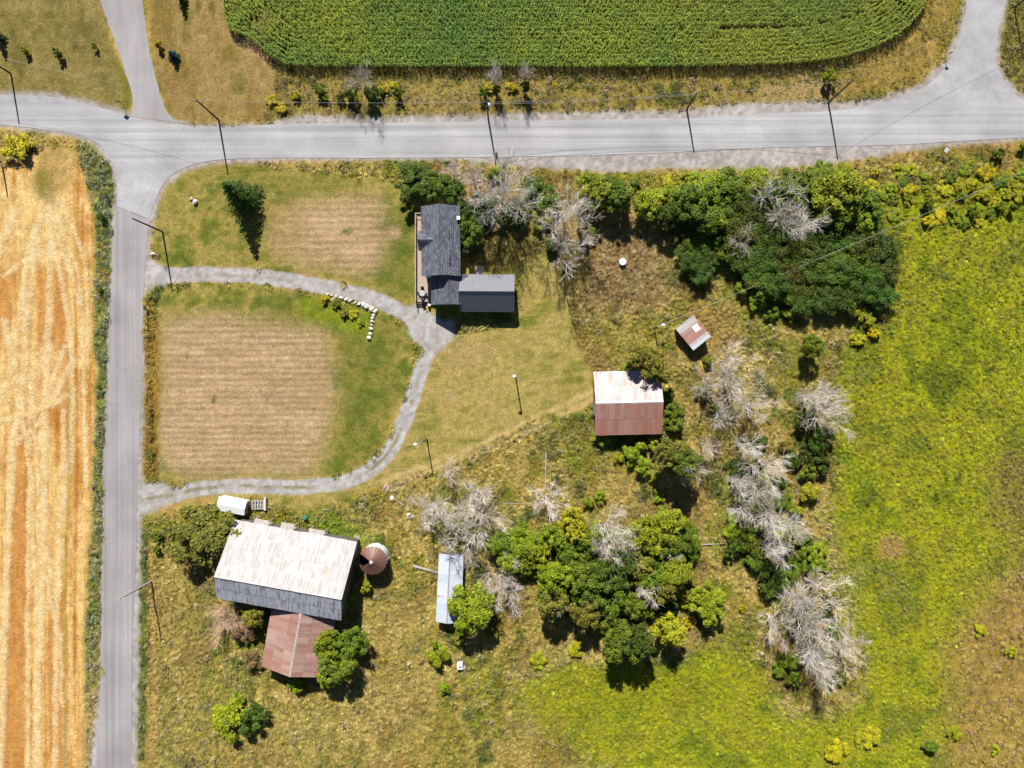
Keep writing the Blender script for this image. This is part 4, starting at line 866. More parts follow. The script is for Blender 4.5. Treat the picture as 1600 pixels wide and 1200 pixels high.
# unit crowns with radius 3 (tree), 1.6 (shrub) and 2.6 (thicket dome)
TREE = [crown_mesh(100 + i, 3.0, 2.6 + 0.4 * (i % 3), 50, 8000, 0.165, (0.14, 0.34)) for i in range(6)]
LUSH = [crown_mesh(140 + i, 3.0, 2.8, 60, 10500, 0.155, (0.14, 0.32)) for i in range(3)]
SHRUB = [crown_mesh(120 + i, 1.6, 1.4, 24, 3000, 0.125, (0.16, 0.38)) for i in range(5)]
DOME = [crown_mesh(160 + i, 2.6, 1.5, 36, 7000, 0.13, (0.24, 0.42), 0.6) for i in range(4)]
TRUNK = [trunk_mesh(i, 5.0, 0.24, 2.0, M_BARK) for i in range(3)]; STEM = [trunk_mesh(20 + i, 1.8, 0.09, 1.0, M_BARK) for i in range(2)]
def conifer_mesh(seed, h, R, n_whorl, size):
    r = np.random.default_rng(seed); Ps = []; Ns = []
    for i in range(n_whorl):
        f = (i + 0.5) / n_whorl; z = h * (0.06 + 0.92 * f); rad = R * (1 - f) ** 0.85 + 0.15
        for k in range(int(7 + 6 * (1 - f))):
            a = r.uniform(0, 2 * math.pi); L = rad * r.uniform(0.75, 1.1); m = int(16 + 46 * (1 - f)); t = r.random(m) ** 0.7
            side = r.normal(size=m) * 0.22 * L * (1.05 - t) ; d = np.array([math.cos(a), math.sin(a)]); pd = np.array([-d[1], d[0]])
            xy = d[None] * (t * L)[:, None] + pd[None] * side[:, None]
            Ps.append(np.column_stack([xy, z - t * L * 0.28 + 0.15 * t * t * L + r.normal(size=m) * 0.06])); nn = np.column_stack([d[0] * 0.5 + r.normal(size=m) * 0.45, d[1] * 0.5 + r.normal(size=m) * 0.45, np.ones(m)]); Ns.append(nn / np.linalg.norm(nn, axis=1, keepdims=True))
    P = np.vstack(Ps); V, F = leaf_quads(P, np.vstack(Ns), size, r, 0.35); return np_mesh('crown', V, F, M_LEAF, {'lv': ('POINT', 'FLOAT', np.repeat(np.clip(r.normal(0.4, 0.2, len(P)), 0, 1), 4).astype(np.float32))})
def bare_mesh(seed, h, spread, leaders, up=0.35):
    """leafless tree: trunk mesh, branch mesh, twig mesh"""
    r = random.Random(seed); tk, br, tw = MB(), MB(), MB()
    def grow(p, d, L, r0, r1, n, mb, k, lift, wig=0.16):
        pts = [p]; q = Vector(p); d = Vector(d).normalized()
        for i in range(n):
            d = (d + Vector((r.uniform(-wig, wig), r.uniform(-wig, wig), r.uniform(-wig, wig) + lift))).normalized(); q = q + d * (L / n); pts.append(q.copy())
        mb.tube(pts, [r0 + (r1 - r0) * i / n for i in range(n + 1)], k, False); return pts
    def side(d, ang):
        t = d.cross(Vector((r.uniform(-1, 1), r.uniform(-1, 1), r.uniform(-1, 1)))); t.normalize(); return (d * math.cos(ang) + t * math.sin(ang)).normalized()
    tp = grow(Vector((0, 0, -0.1)), (r.uniform(-.1, .1), r.uniform(-.1, .1), 1), h * 0.3, 0.26, 0.19, 3, tk, 8, 0.1, 0.06)
    for l in range(leaders):
        a = 6.283 * (l + r.uniform(-0.3, 0.3)) / leaders; tilt = r.uniform(0.25, 0.6) * spread
        st = tp[-1] if l % 2 == 0 else tp[-2]
        lp = grow(st, (math.cos(a) * math.sin(tilt), math.sin(a) * math.sin(tilt), math.cos(tilt)), h * r.uniform(0.45, 0.68), 0.10, 0.025, 6, tk, 6, 0.02, 0.12)
        for b in range(8):
            i = 1 + int(5.99 * r.random() ** 1.25); q = lp[i]; d = (lp[i] - lp[i-1]).normalized()
            bp = grow(q, side(d, r.uniform(0.5, 1.0)), h * r.uniform(0.16, 0.28) * (1.15 - 0.07 * i), 0.036, 0.014, 4, br, 4, 0.05 * up * 4)
            for c in range(6):
                j = r.randint(1, 4); d2 = (bp[j] - bp[j-1]).normalized()
                sp = grow(bp[j], side(d2, r.uniform(0.35, 0.8)), h * r.uniform(0.08, 0.16), 0.02, 0.011, 2, tw, 3, 0.05)
                for e in range(4):
                    m = r.randint(1, 2); d3 = (sp[m] - sp[m-1]).normalized(); grow(sp[m], side(d3, r.uniform(0.25, 0.65)), h * r.uniform(0.05, 0.12), 0.016, 0.008, 1, tw, 3, 0.03)
    return tk.mesh('trunk', M_DEAD), br.mesh('branches', M_DEAD), tw.mesh('twigs', M_DEAD)
BARE = [bare_mesh(300 + i, 10.0, (1.0, 1.25, 0.9, 1.4, 1.1)[i], (4, 5, 4, 5, 6)[i]) for i in range(5)]
# colours of foliage (display values in sun)
TONE = {'dark': A(78, 100, 26, 1.5), 'green': A(104, 124, 28, 1.5), 'bright': A(136, 152, 28, 1.5), 'lime': A(160, 164, 30, 1.5), 'olive': A(128, 124, 44, 1.6), 'gold': A(178, 170, 26, 1.4), 'blue': A(66, 98, 84, 1.4), 'brown': A(132, 108, 72, 1.4), 'thicket': A(84, 104, 34, 1.45), 'spruce': A(62, 88, 24, 1.5)}
pr = random.Random(11)
def tint(tone):
    c = TONE[tone] * pr.uniform(0.85, 1.2); return (c[0] * pr.uniform(0.9, 1.12), c[1], c[2] * pr.uniform(0.8, 1.2), 1)
def plant(px, py, rp, h, tone, kind=None):
    """leafy tree or shrub whose crown shows at photo position px,py with radius rp"""
    R = rp * S; tree = h > 4.2 if kind is None else kind == 'tree'
    R *= 1.16 if tree else 1.0; hc = h - 0.75 * min(R, h * 0.45) if tree else h * 0.45
    b = U(px, py, hc); t = empty('leafy_tree' if tree else 'shrub', (b.x, b.y, 0), pr.uniform(0, 6.28))
    if tree:
        me = pr.choice(LUSH if tone in ('green', 'dark') and rp > 26 else TREE); s = R / 3.0; z = min(s, h * 0.5 / 3.0) * pr.uniform(0.95, 1.15)
        c = link('crown', me, t, (0, 0, hc)); c.scale = (s, s * pr.uniform(0.88, 1.1), z); c.color = tint(tone)
        k = link('trunk', pr.choice(TRUNK), t); k.scale = (s, s, hc / 5.0)
    else:
        me = pr.choice(SHRUB); s = R / 1.6; c = link('crown', me, t, (0, 0, hc)); c.scale = (s, s * pr.uniform(0.85, 1.1), max(0.25, h * 0.5 / 1.4)); c.color = tint(tone)
        k = link('stem', pr.choice(STEM), t); k.scale = (s * 0.8, s * 0.8, hc / 1.8)
    c['_px'] = px; return t
def bare(px, py, rp, h, tone=(1, 1, 1)):
    R = rp * S; s = h / 10.0; hc = h * 0.72; b = U(px, py, hc); t = empty('bare_tree', (b.x, b.y, 0), pr.uniform(0, 6.28))
    hue = pr.choice(((1, 1, 1), (1, 0.95, 0.88), (0.95, 0.92, 0.88), (1.08, 1.06, 1.04))); tone = tuple(a * b for a, b in zip(tone, hue)); w = R / 3.8; tr = BARE[pr.randrange(5)]
    for nm, me in zip(('trunk', 'branches', 'twigs'), tr):
        o = link(nm, me, t); o.scale = (w, w, s)
        if nm != 'trunk': o['kind'] = 'stuff'
        k = pr.uniform(0.88, 1.12); k *= 0.72 if nm == 'trunk' else 1.05; o.color = (tone[0] * k, tone[1] * k * 0.98, tone[2] * k * 0.95, 1)
    return t
def family(kind_word, cat, group, where, axis, items, maker):
    """plant a list and label each by its rank along axis ('left' or 'top')"""
    items = sorted(items, key=lambda q: q[0] if axis == 'left' else q[1]); n = len(items)
    for i, q in enumerate(items):
        t = maker(*q)
        if n == 1: lb = f'{kind_word} {where}'
        elif i < len(ORD): lb = f'{ORD[i]} {kind_word} from the {axis} {where}'
        else: lb = f'{kind_word} near the {"right" if axis == "left" else "bottom"} end {where}'
        tag(t, lb, cat, group)

# ------------------------------------------------------------------ plants: placement
family('bare grey tree', 'bare tree', 'dead trees on the north verge', 'on the verge above the main road', 'left', [(562, 118, 17, 8.0), (548, 128, 9, 6.0), (774, 112, 13, 7.5), (820, 111, 12, 7.5)], bare)
family('bare grey tree', 'bare tree', 'dead trees behind the house', 'in the clump right of the farmhouse', 'left', [(706, 262, 16, 6), (738, 268, 24, 9), (752, 302, 30, 12), (785, 298, 38, 14), (815, 270, 17, 8), (812, 312, 26, 13)], bare)
family('bare grey tree', 'bare tree', 'dead trees at the lawn edge', 'at the lawn edge above the dry brown patch', 'top', [(885, 320, 36, 13), (868, 345, 26, 11), (908, 345, 24, 11), (880, 388, 30, 11.5)], bare)
family('bare grey tree', 'bare tree', 'dead trees in the thicket', 'rising out of the dark thicket', 'left', [(1205, 302, 30, 9), (1228, 335, 30, 8), (1255, 350, 30, 8), (1165, 382, 20, 7)], bare)
family('bare grey tree', 'bare tree', 'dead trees below the patched shed', 'in the clump below the tiny patched shed', 'top', [(1142, 562, 26, 10), (1112, 604, 24, 10), (1150, 606, 32, 11), (1186, 634, 24, 9), (1132, 650, 24, 9)], bare)
family('bare grey tree', 'bare tree', 'dead trees alone by the meadow', 'in the pair standing alone at the meadow edge', 'left', [(1280, 620, 30, 11), (1300, 640, 34, 11)], bare)
family('bare grey tree', 'bare tree', 'dead trees in the long row', 'in the long dead row left of the meadow', 'top', [(1108, 698, 20, 9), (1088, 735, 20, 9), (1170, 698, 28, 10), (1205, 726, 34, 11), (1160, 755, 20, 9), (1200, 775, 26, 10), (1172, 800, 26, 10), (1212, 822, 34, 11), (1246, 832, 22, 10), (1214, 864, 22, 9)], bare)
family('bare grey tree', 'bare tree', 'dead trees at the row end', 'in the dense dead clump at lower right', 'top', [(1284, 922, 28, 11), (1246, 940, 26, 11), (1270, 962, 34, 12), (1218, 978, 24, 9), (1290, 985, 22, 10), (1326, 1018, 26, 10), (1284, 1030, 30, 11), (1292, 1062, 22, 9)], bare)
family('bare grey tree', 'bare tree', 'dead trees above the grey shed', 'in the group above the long grey shed', 'left', [(700, 737, 16, 5.5), (672, 795, 30, 8), (745, 772, 26, 8), (708, 812, 26, 8), (752, 808, 32, 9), (726, 845, 30, 9)], bare)
family('small round bare tree with radiating twigs', 'bare tree', None, 'below the straight fallen log', 'left', [(855, 782, 25, 6.5)], bare)
family('bare grey tree', 'bare tree', 'dead trees beside the grey shed', 'right of the long grey shed', 'top', [(783, 908, 28, 8), (792, 936, 24, 7.5)], bare)
family('bare grey tree', 'bare tree', 'dead trees in the grove', 'showing among the green grove', 'left', [(955, 828, 26, 9), (940, 850, 24, 9), (985, 846, 22, 9), (962, 868, 26, 9), (1045, 864, 13, 7), (1012, 926, 20, 8), (872, 950, 14, 8)], bare)
family('brown leafless bush', 'bare bush', None, 'left of the rusty barn', 'left', [(348, 972, 34, 4.0, (0.8, 0.62, 0.5))], bare)
family('broken orange-brown dead snag', 'bare tree', None, 'left of the dense dead clump at lower right', 'left', [(1226, 1012, 12, 5.0, (0.9, 0.66, 0.48))], bare)
# leafy ones
family('green tree', 'tree', 'trees round the house', 'round the farmhouse', 'left', [(652, 286, 28, 4.3, 'dark'), (683, 290, 20, 4.6, 'green'), (708, 298, 17, 4.5, 'dark'), (730, 330, 14, 4.4, 'dark'), (732, 362, 20, 5.5, 'green'), (730, 385, 13, 3.5, 'dark')], plant)
family('green shrub', 'shrub', 'shrubs under the dead trees', 'under the bare trees right of the farmhouse', 'left', [(760, 330, 28, 3.6, 'dark'), (800, 340, 24, 3.4, 'dark'), (832, 300, 26, 4.0, 'dark'), (855, 312, 22, 4.0, 'green'), (845, 340, 18, 3, 'green'), (918, 362, 14, 3, 'green'), (866, 382, 16, 3, 'dark'), (775, 275, 14, 2.5, 'green')], plant)
family('leafy tree', 'tree', 'roadside trees', 'in the green belt below the main road', 'left', [(930, 300, 26, 5.5, 'bright'), (960, 305, 26, 5.5, 'green'), (1015, 318, 22, 5, 'bright'), (1050, 310, 20, 4.5, 'bright'), (1085, 318, 28, 7.5, 'green'), (1110, 345, 20, 6.5, 'green'), (1095, 298, 24, 4.5, 'bright'), (1140, 292, 26, 4.5, 'green'), (1180, 285, 24, 4.5, 'bright'), (1240, 290, 24, 4.5, 'green'), (1280, 282, 24, 4.5, 'green'), (1310, 305, 34, 6.5, 'bright'), (1342, 325, 26, 5.5, 'green'), (1350, 350, 18, 4.5, 'bright'), (1300, 335, 22, 6, 'green'), (1045, 335, 16, 6, 'dark')], plant)
# dark thicket: many low domes grown together
TH = [(1078,372),(1110,370),(1122,330),(1150,300),(1290,310),(1345,340),(1378,380),(1392,425),(1378,462),(1320,474),(1260,476),(1215,462),(1165,430),(1130,420),(1082,430),(1070,400)]
pts = []; tries = 0
while tries < 4000:
    tries += 1; x = pr.uniform(1060, 1400); y = pr.uniform(280, 490)
    if not inpoly(TH, np.array([x]), np.array([y]))[0] or (1105 < x < 1160 and 395 < y < 440): continue
    if all((x - a)**2 + (y - b)**2 > 17**2 for a, b in pts): pts.append((x, y))
pts.sort(key=lambda p: p[1]); nt_ = math.ceil(len(pts) / 5)
THL = {}
for k5 in range(5):
    for i, p in enumerate(sorted(pts[k5*nt_:(k5+1)*nt_])): THL[p] = f"{ORD[i]} shrub from the left in the {('top', 'second', 'middle', 'fourth', 'bottom')[k5]} tier of the dark thicket"
for x, y in pts:
    b = U(x, y, 2.2); t = empty('shrub', (b.x, b.y, 0), pr.uniform(0, 6.28)); s = pr.uniform(0.85, 1.2)
    c = link('crown', pr.choice(DOME), t, (0, 0, 2.2 * s)); c.scale = (s, s, s * pr.uniform(0.9, 1.25)); c.color = [v * pr.uniform(0.8, 1.35) for v in tint('thicket')[:3]] + [1]; k = link('stem', pr.choice(STEM), t); k.scale = (1.4, 1.4, 1.2)
    tag(t, THL[(x, y)], 'shrub', 'shrubs of the dark thicket')
family('bright green shrub', 'shrub', 'shrubs along the thicket foot', 'along the lower edge of the dark thicket', 'left', [(1160, 448, 14, 2.5, 'bright'), (1182, 472, 16, 2.5, 'bright'), (1205, 490, 14, 2.2, 'green'), (1232, 492, 13, 2.2, 'bright'), (1252, 488, 12, 2, 'green'), (1335, 484, 14, 2.5, 'lime'), (1352, 498, 14, 2.2, 'lime'), (1376, 440, 12, 2.5, 'bright'), (1096, 442, 10, 2, 'green'), (1098, 455, 5, 1.2, 'dark'), (1340, 530, 12, 1.6, 'lime'), (1365, 520, 10, 1.6, 'gold')], plant)
family('small shrub', 'shrub', 'shrubs at the meadow top', 'scattered along the top of the right meadow', 'left', [(1448, 318, 9, 2.5, 'green'), (1488, 328, 8, 1.6, 'bright'), (1520, 330, 9, 2.4, 'green'), (1562, 322, 8, 2.0, 'bright'), (1580, 325, 7, 2.6, 'green'), (1540, 305, 10, 1.6, 'lime'), (1420, 300, 12, 1.5, 'lime'), (1450, 345, 10, 1.4, 'gold'), (1500, 290, 12, 1.5, 'gold')], plant)
family('green shrub', 'shrub', 'shrubs by the right road end', 'beside the main road at the right edge', 'left', [(1560, 240, 9, 2.2, 'green'), (1596, 229, 9, 2.0, 'bright')], plant)
family('leafy shrub', 'shrub', 'shrubs round the yard barn', 'round the brown-roofed yard barn', 'left', [(940, 684, 14, 2.4, 'bright'), (985, 575, 16, 3.6, 'bright'), (1008, 562, 24, 8.0, 'olive'), (1030, 584, 16, 6.5, 'olive'), (1052, 640, 15, 3.0, 'green'), (1052, 662, 15, 3.0, 'green'), (1046, 615, 10, 2.5, 'green'), (985, 712, 18, 3.0, 'bright'), (1003, 728, 16, 3.0, 'bright'), (1022, 694, 13, 3.2, 'bright'), (1000, 698, 12, 2.8, 'bright'), (965, 716, 10, 1.5, 'lime')], plant)
family('leafy tree', 'tree', 'trees in front of the dead row', 'between the yard barn and the long dead row', 'left', [(1048, 708, 24, 8.5, 'olive'), (1068, 722, 22, 8.5, 'green'), (1270, 540, 15, 5.5, 'green')], plant)
family('low green bush', 'shrub', 'hedge of low bushes', 'in the short hedge running down to the grove', 'top', [(1020, 748, 8, 1.6, 'bright'), (1026, 764, 9, 1.6, 'bright'), (1030, 780, 10, 1.6, 'bright'), (1036, 796, 9, 1.6, 'bright'), (918, 786, 10, 1.8, 'bright'), (938, 776, 10, 1.8, 'bright')], plant)
family('green shrub', 'shrub', 'shrubs in the dead row', 'growing under the long dead row', 'top', [(1104, 566, 10, 2.0, 'green'), (1100, 610, 13, 2.6, 'dark'), (1120, 640, 12, 2.4, 'dark'), (1262, 660, 22, 3.6, 'dark'), (1285, 680, 20, 3.6, 'dark'), (1270, 700, 22, 3.6, 'dark'), (1282, 725, 18, 3.4, 'dark'), (1262, 738, 14, 3.0, 'green'), (1262, 770, 16, 3.2, 'lime'), (1245, 795, 12, 2.4, 'bright'), (1170, 848, 16, 3.0, 'green'), (1150, 855, 16, 3.0, 'dark'), (1185, 875, 20, 3.4, 'green'), (1205, 895, 20, 3.2, 'dark'), (1240, 885, 20, 3.0, 'green'), (1262, 865, 18, 2.6, 'bright'), (1280, 885, 16, 2.2, 'bright'), (1225, 905, 16, 3.0, 'dark'), (1200, 920, 16, 3.2, 'dark'), (1250, 840, 14, 2.6, 'bright')], plant)
family('green shrub', 'shrub', 'shrubs in the dead clump', 'under the dense dead clump at lower right', 'top', [(1250, 985, 20, 3.2, 'dark'), (1235, 1030, 18, 2.4, 'green'), (1262, 1020, 18, 2.8, 'dark'), (1300, 985, 14, 2.4, 'green'), (1312, 1058, 12, 1.8, 'olive'), (1216, 1046, 14, 1.8, 'green'), (1240, 1058, 12, 1.8, 'green')], plant)
family('leafy tree', 'tree', 'trees of the grove', 'in the dense green grove at lower middle', 'left', [(790, 852, 26, 5.0, 'green'), (818, 852, 26, 5.0, 'bright'), (838, 862, 20, 4.6, 'bright'), (800, 875, 20, 4.6, 'bright'), (872, 838, 18, 5.0, 'bright'), (894, 820, 22, 6.5, 'lime'), (892, 858, 22, 6.0, 'green'), (915, 845, 22, 6.5, 'green'), (868, 905, 24, 7.5, 'bright'), (862, 940, 24, 7.5, 'olive'), (912, 890, 28, 7.0, 'green'), (925, 920, 24, 7.0, 'green'), (914, 955, 22, 7.5, 'olive'), (945, 900, 24, 7.0, 'dark'), (958, 935, 24, 7.5, 'green'), (972, 878, 20, 7.0, 'dark')], plant)
family('leafy tree', 'tree', 'trees of the grove, right half', 'in the right half of the green grove', 'left', [(1008, 840, 30, 7.0, 'bright'), (1045, 828, 28, 7.0, 'bright'), (1060, 848, 22, 6.5, 'green'), (1022, 868, 24, 6.5, 'green'), (1000, 890, 20, 6.5, 'olive'), (1052, 898, 26, 6.5, 'bright'), (1035, 920, 22, 6.5, 'olive'), (1020, 905, 20, 6.5, 'green'), (966, 905, 20, 7.0, 'dark'), (985, 945, 18, 6.5, 'green'), (962, 985, 20, 8, 'green'), (970, 1005, 26, 8.5, 'green'), (992, 1000, 26, 8.5, 'dark'), (1044, 985, 23, 7.0, 'lime'), (1104, 935, 24, 4.8, 'bright'), (1110, 952, 20, 4.4, 'bright')], plant)
family('yellow-green shrub', 'shrub', 'shrubs at the grove edge', 'at the edge of the green grove', 'left', [(820, 890, 12, 2.4, 'bright'), (880, 905, 12, 3, 'bright'), (1075, 972, 8, 1.4, 'gold'), (1160, 950, 7, 1.2, 'gold'), (900, 1015, 14, 1.4, 'lime'), (840, 1030, 14, 1.4, 'lime'), (1085, 925, 12, 2.2, 'lime')], plant)
def fill(poly, n, gap, tones, rr, hh, word, cat, group, where, axis, mk=None):
    got = []; xs = [p[0] for p in poly]; ys = [p[1] for p in poly]
    for _ in range(n * 60):
        x = pr.uniform(min(xs), max(xs)); y = pr.uniform(min(ys), max(ys))
        if len(got) < n and inpoly(poly, np.array([x]), np.array([y]))[0] and all((x - a[0])**2 + (y - a[1])**2 > gap**2 for a in got): got.append((x, y, pr.uniform(*rr), pr.uniform(*hh), pr.choice(tones)))
    for tn in dict.fromkeys(tones):
        for i, q in enumerate(sorted([g for g in got if g[4] == tn], key=lambda g: g[0] if axis == 'left' else g[1])):
            tag((mk or plant)(*q), f'{ORD[min(i, 29)]} {TONEWORD[tn]} {word} from the {axis} {where}', cat, group)
fill([(770,845),(850,835),(900,815),(960,830),(1060,810),(1085,850),(1075,910),(1060,950),(1000,960),(990,1010),(950,1010),(930,950),(900,970),(850,950),(850,900),(780,890)], 64, 13, ['dark', 'green', 'bright', 'olive'], (15, 23), (2.6, 4.2), 'shrub', 'shrub', 'undergrowth of the grove', 'among the grove trees', 'left')
fill([(890,280),(1000,285),(1100,272),(1340,268),(1440,262),(1600,258),(1640,262),(1640,300),(1400,312),(1340,295),(1100,285),(1020,300),(900,305)], 46, 15, ['lime', 'bright', 'lime', 'gold', 'green'], (8, 17), (0.6, 1.5), 'bush', 'shrub', 'scrub along the road', 'in the scrub strip below the main road', 'left', lambda *a: plant(*a, kind='shrub'))
fill([(1340,300),(1640,290),(1640,345),(1480,350),(1400,345),(1360,370)], 18, 15, ['lime', 'gold', 'bright', 'green'], (6, 13), (0.5, 1.2), 'bush', 'shrub', 'scrub at the meadow top', 'between thicket and right edge', 'left', lambda *a: plant(*a, kind='shrub'))
fill([(1150,660),(1260,680),(1270,800),(1290,900),(1240,930),(1180,900),(1130,860),(1140,760)], 26, 20, ['green', 'olive', 'dark', 'bright'], (10, 17), (1.4, 2.8), 'shrub', 'shrub', 'undergrowth of the dead row', 'inside the long dead tree row', 'top', lambda *a: plant(*a, kind='shrub'))
fill([(1210,920),(1310,920),(1320,1060),(1240,1070),(1215,1000)], 12, 20, ['green', 'olive', 'dark'], (10, 16), (1.4, 2.4), 'shrub', 'shrub', 'undergrowth of the dead clump', 'inside the lower right dead clump', 'top', lambda *a: plant(*a, kind='shrub'))
family('bright green spreading tree', 'tree', None, 'overhanging the right side of the long grey shed', 'left', [(735, 952, 34, 7.0, 'bright')], plant)
family('green shrub', 'shrub', 'shrubs by the grey shed', 'below the long grey shed', 'left', [(684, 1018, 20, 3.0, 'bright'), (692, 1075, 12, 1.8, 'bright'), (715, 1000, 10, 2.0, 'olive'), (770, 985, 14, 2.4, 'olive')], plant)
family('olive green spreading tree', 'tree', None, 'overlapping the left end of the big white barn', 'left', [(322, 840, 46, 6.5, 'olive')], plant)
family('green tree', 'tree', 'trees at the barns', 'standing against the two joined barns', 'left', [(396, 960, 16, 4.5, 'olive'), (514, 1002, 20, 5.5, 'bright'), (552, 1002, 20, 5.5, 'green'), (528, 1042, 24, 6.5, 'green'), (512, 1058, 14, 5.0, 'bright'), (462, 1070, 13, 2.4, 'bright'), (546, 938, 12, 3.0, 'bright'), (572, 918, 11, 2.6, 'bright'), (382, 990, 18, 3.0, 'brown'), (394, 1030, 18, 2.6, 'brown')], plant)
family('round shrub', 'shrub', 'shrubs at lower left', 'in the rough grass at lower left', 'left', [(360, 1126, 31, 4.1, 'bright'), (396, 1124, 25, 4.1, 'dark'), (372, 1090, 12, 1.8, 'bright'), (246, 838, 9, 2.0, 'green'), (245, 858, 7, 1.8, 'green')], plant)
family('low shrub', 'shrub', 'shrubs at lower right', 'in the grass at the bottom right', 'left', [(1454, 1168, 14, 2.2, 'green'), (1305, 1172, 20, 1.6, 'gold'), (1358, 1150, 20, 1.4, 'lime'), (1490, 1145, 14, 1.2, 'lime'), (1580, 1018, 9, 1.2, 'lime'), (1530, 985, 12, 1.2, 'lime'), (1555, 1172, 10, 1.0, 'lime')], plant)
family('dark verge shrub', 'shrub', 'shrubs on the north verge', 'on the grass above the main road', 'left', [(500, 140, 10, 2.4, 'green'), (532, 150, 8, 2, 'green'), (550, 147, 11, 3, 'green'), (580, 148, 13, 3.4, 'dark'), (594, 145, 7, 2, 'green'), (622, 147, 8, 2.6, 'green'), (756, 147, 8, 2.6, 'green'), (776, 142, 7, 3.4, 'dark'), (820, 136, 8, 4.0, 'dark'), (1295, 120, 10, 3.4, 'bright'), (508, 152, 6, 1.4, 'bright')], lambda *a: plant(*a, kind='shrub'))
family('yellow goldenrod clump', 'weed clump', 'goldenrod on the north verge', 'on the grass above the main road', 'left', [(462, 150, 8, 1.4, 'gold'), (440, 170, 9, 1.0, 'gold'), (600, 137, 10, 1.1, 'gold'), (615, 135, 9, 1.1, 'gold'), (765, 136, 8, 1.2, 'gold'), (795, 136, 9, 1.1, 'gold'), (805, 139, 7, 1.1, 'gold'), (425, 156, 9, 1.0, 'gold')], plant)
family('yellow-green flowering clump', 'weed clump', 'weeds in the boulder bed', 'in the green bed inside the boulder row', 'left', [(508, 468, 9, 1.2, 'gold'), (538, 488, 8, 1.2, 'olive'), (525, 474, 8, 0.9, 'green'), (552, 490, 8, 0.8, 'lime'), (562, 504, 8, 0.7, 'bright')], plant)
family('yellow bush', 'shrub', None, 'at the left edge under the main road', 'left', [(28, 232, 24, 2.4, 'gold')], plant)
family('small lawn shrub', 'shrub', 'shrubs on the top left lawn', 'on the top left lawn beside the side road', 'left', [(39, 80, 7, 2.0, 'lime'), (90, 84, 8, 2.6, 'olive'), (148, 73, 5, 1.6, 'green'), (249, 70, 8, 2.0, 'gold')], plant)
family('small verge weed clump', 'weed clump', 'weeds on the lane verge', 'on the green verge left of the lane', 'top', [(160, 340, 6, 1.6, 'dark'), (158, 455, 5, 1.0, 'dark'), (156, 605, 4, 0.9, 'dark'), (152, 868, 4, 0.9, 'dark')], plant)
# conifers
def conifer(px, py, h, R, tone, seed, n, label, sz=0.16):
    b = U(px, py); t = empty('conifer', (b.x, b.y, 0)); c = link('crown', conifer_mesh(seed, h, R, n, sz), t); c.color = tint(tone)
    MB().tube([(0, 0, -0.1), (0, 0, h * 0.9)], [0.06 + h * 0.016, 0.03], 8).build('trunk', M_BARK, t); tag(t, label, 'conifer')
conifer(386, 312, 11.0, 3.6, 'spruce', 51, 22, 'tall dark spruce casting a long shadow on the upper lawn', 0.2)
conifer(274, 90, 2.6, 1.1, 'blue', 52, 9, 'little bluish spruce by the side road at top left', 0.12); conifer(286, 2, 3.6, 1.0, 'spruce', 53, 9, 'small dark conifer at the top edge right of the side road', 0.12)
conifer(4, 62, 4.0, 1.0, 'spruce', 54, 9, 'small dark conifer at the left edge of the picture', 0.12)

# ------------------------------------------------------------------ stuff: grass, weeds, straw, corn (instanced on points)
def blades_mesh(name, seed, n, w, l, splay, lean, m, flat=1.0):
    r = np.random.default_rng(seed); V = []; F = []; lv = []
    for i in range(n):
        a = r.uniform(0, 6.283); rad = r.random() ** 0.5 * splay * 0.5; b = np.array([math.cos(a) * rad, math.sin(a) * rad, 0]); d = np.array([math.cos(a) * 0.55 + lean, math.sin(a) * 0.55, r.uniform(0.35, 0.9) * flat]); d /= np.linalg.norm(d)
        L = l * r.uniform(0.6, 1.25); t = b + d * L; t[2] *= 0.85; mid = b + d * L * 0.55 + np.array([0, 0, 0.08 * L]); s = np.array([-math.sin(a), math.cos(a), 0]) * w * r.uniform(0.6, 1.3); k = len(V)
        V += [b - s * 0.7, b + s * 0.7, mid + s, mid - s, t + s * 0.15, t - s * 0.15]; F += [(k, k+1, k+2, k+3), (k+3, k+2, k+4, k+5)]; lv += [r.random()] * 6
    return np_mesh(name, np.array(V), np.array(F), m, {'lv': ('POINT', 'FLOAT', np.array(lv, np.float32))})
def weed_mesh(name, seed, n, R, h, size, m):
    r = np.random.default_rng(seed); q = r.normal(size=(n, 3)); q /= np.linalg.norm(q, axis=1, keepdims=True); q[:, 2] = np.abs(q[:, 2])
    P = q * (r.uniform(0.45, 1.0, n) ** 0.6)[:, None] * np.array([R, R, h]); Nn = q * 0.5 + np.array([0, 0, 0.6]) + r.normal(size=(n, 3)) * 0.45; Nn /= np.linalg.norm(Nn, axis=1, keepdims=True)
    V, F = leaf_quads(P, Nn, size, r, 0.55); return np_mesh(name, V, F, m, {'lv': ('POINT', 'FLOAT', np.repeat(r.random(n), 4).astype(np.float32))})
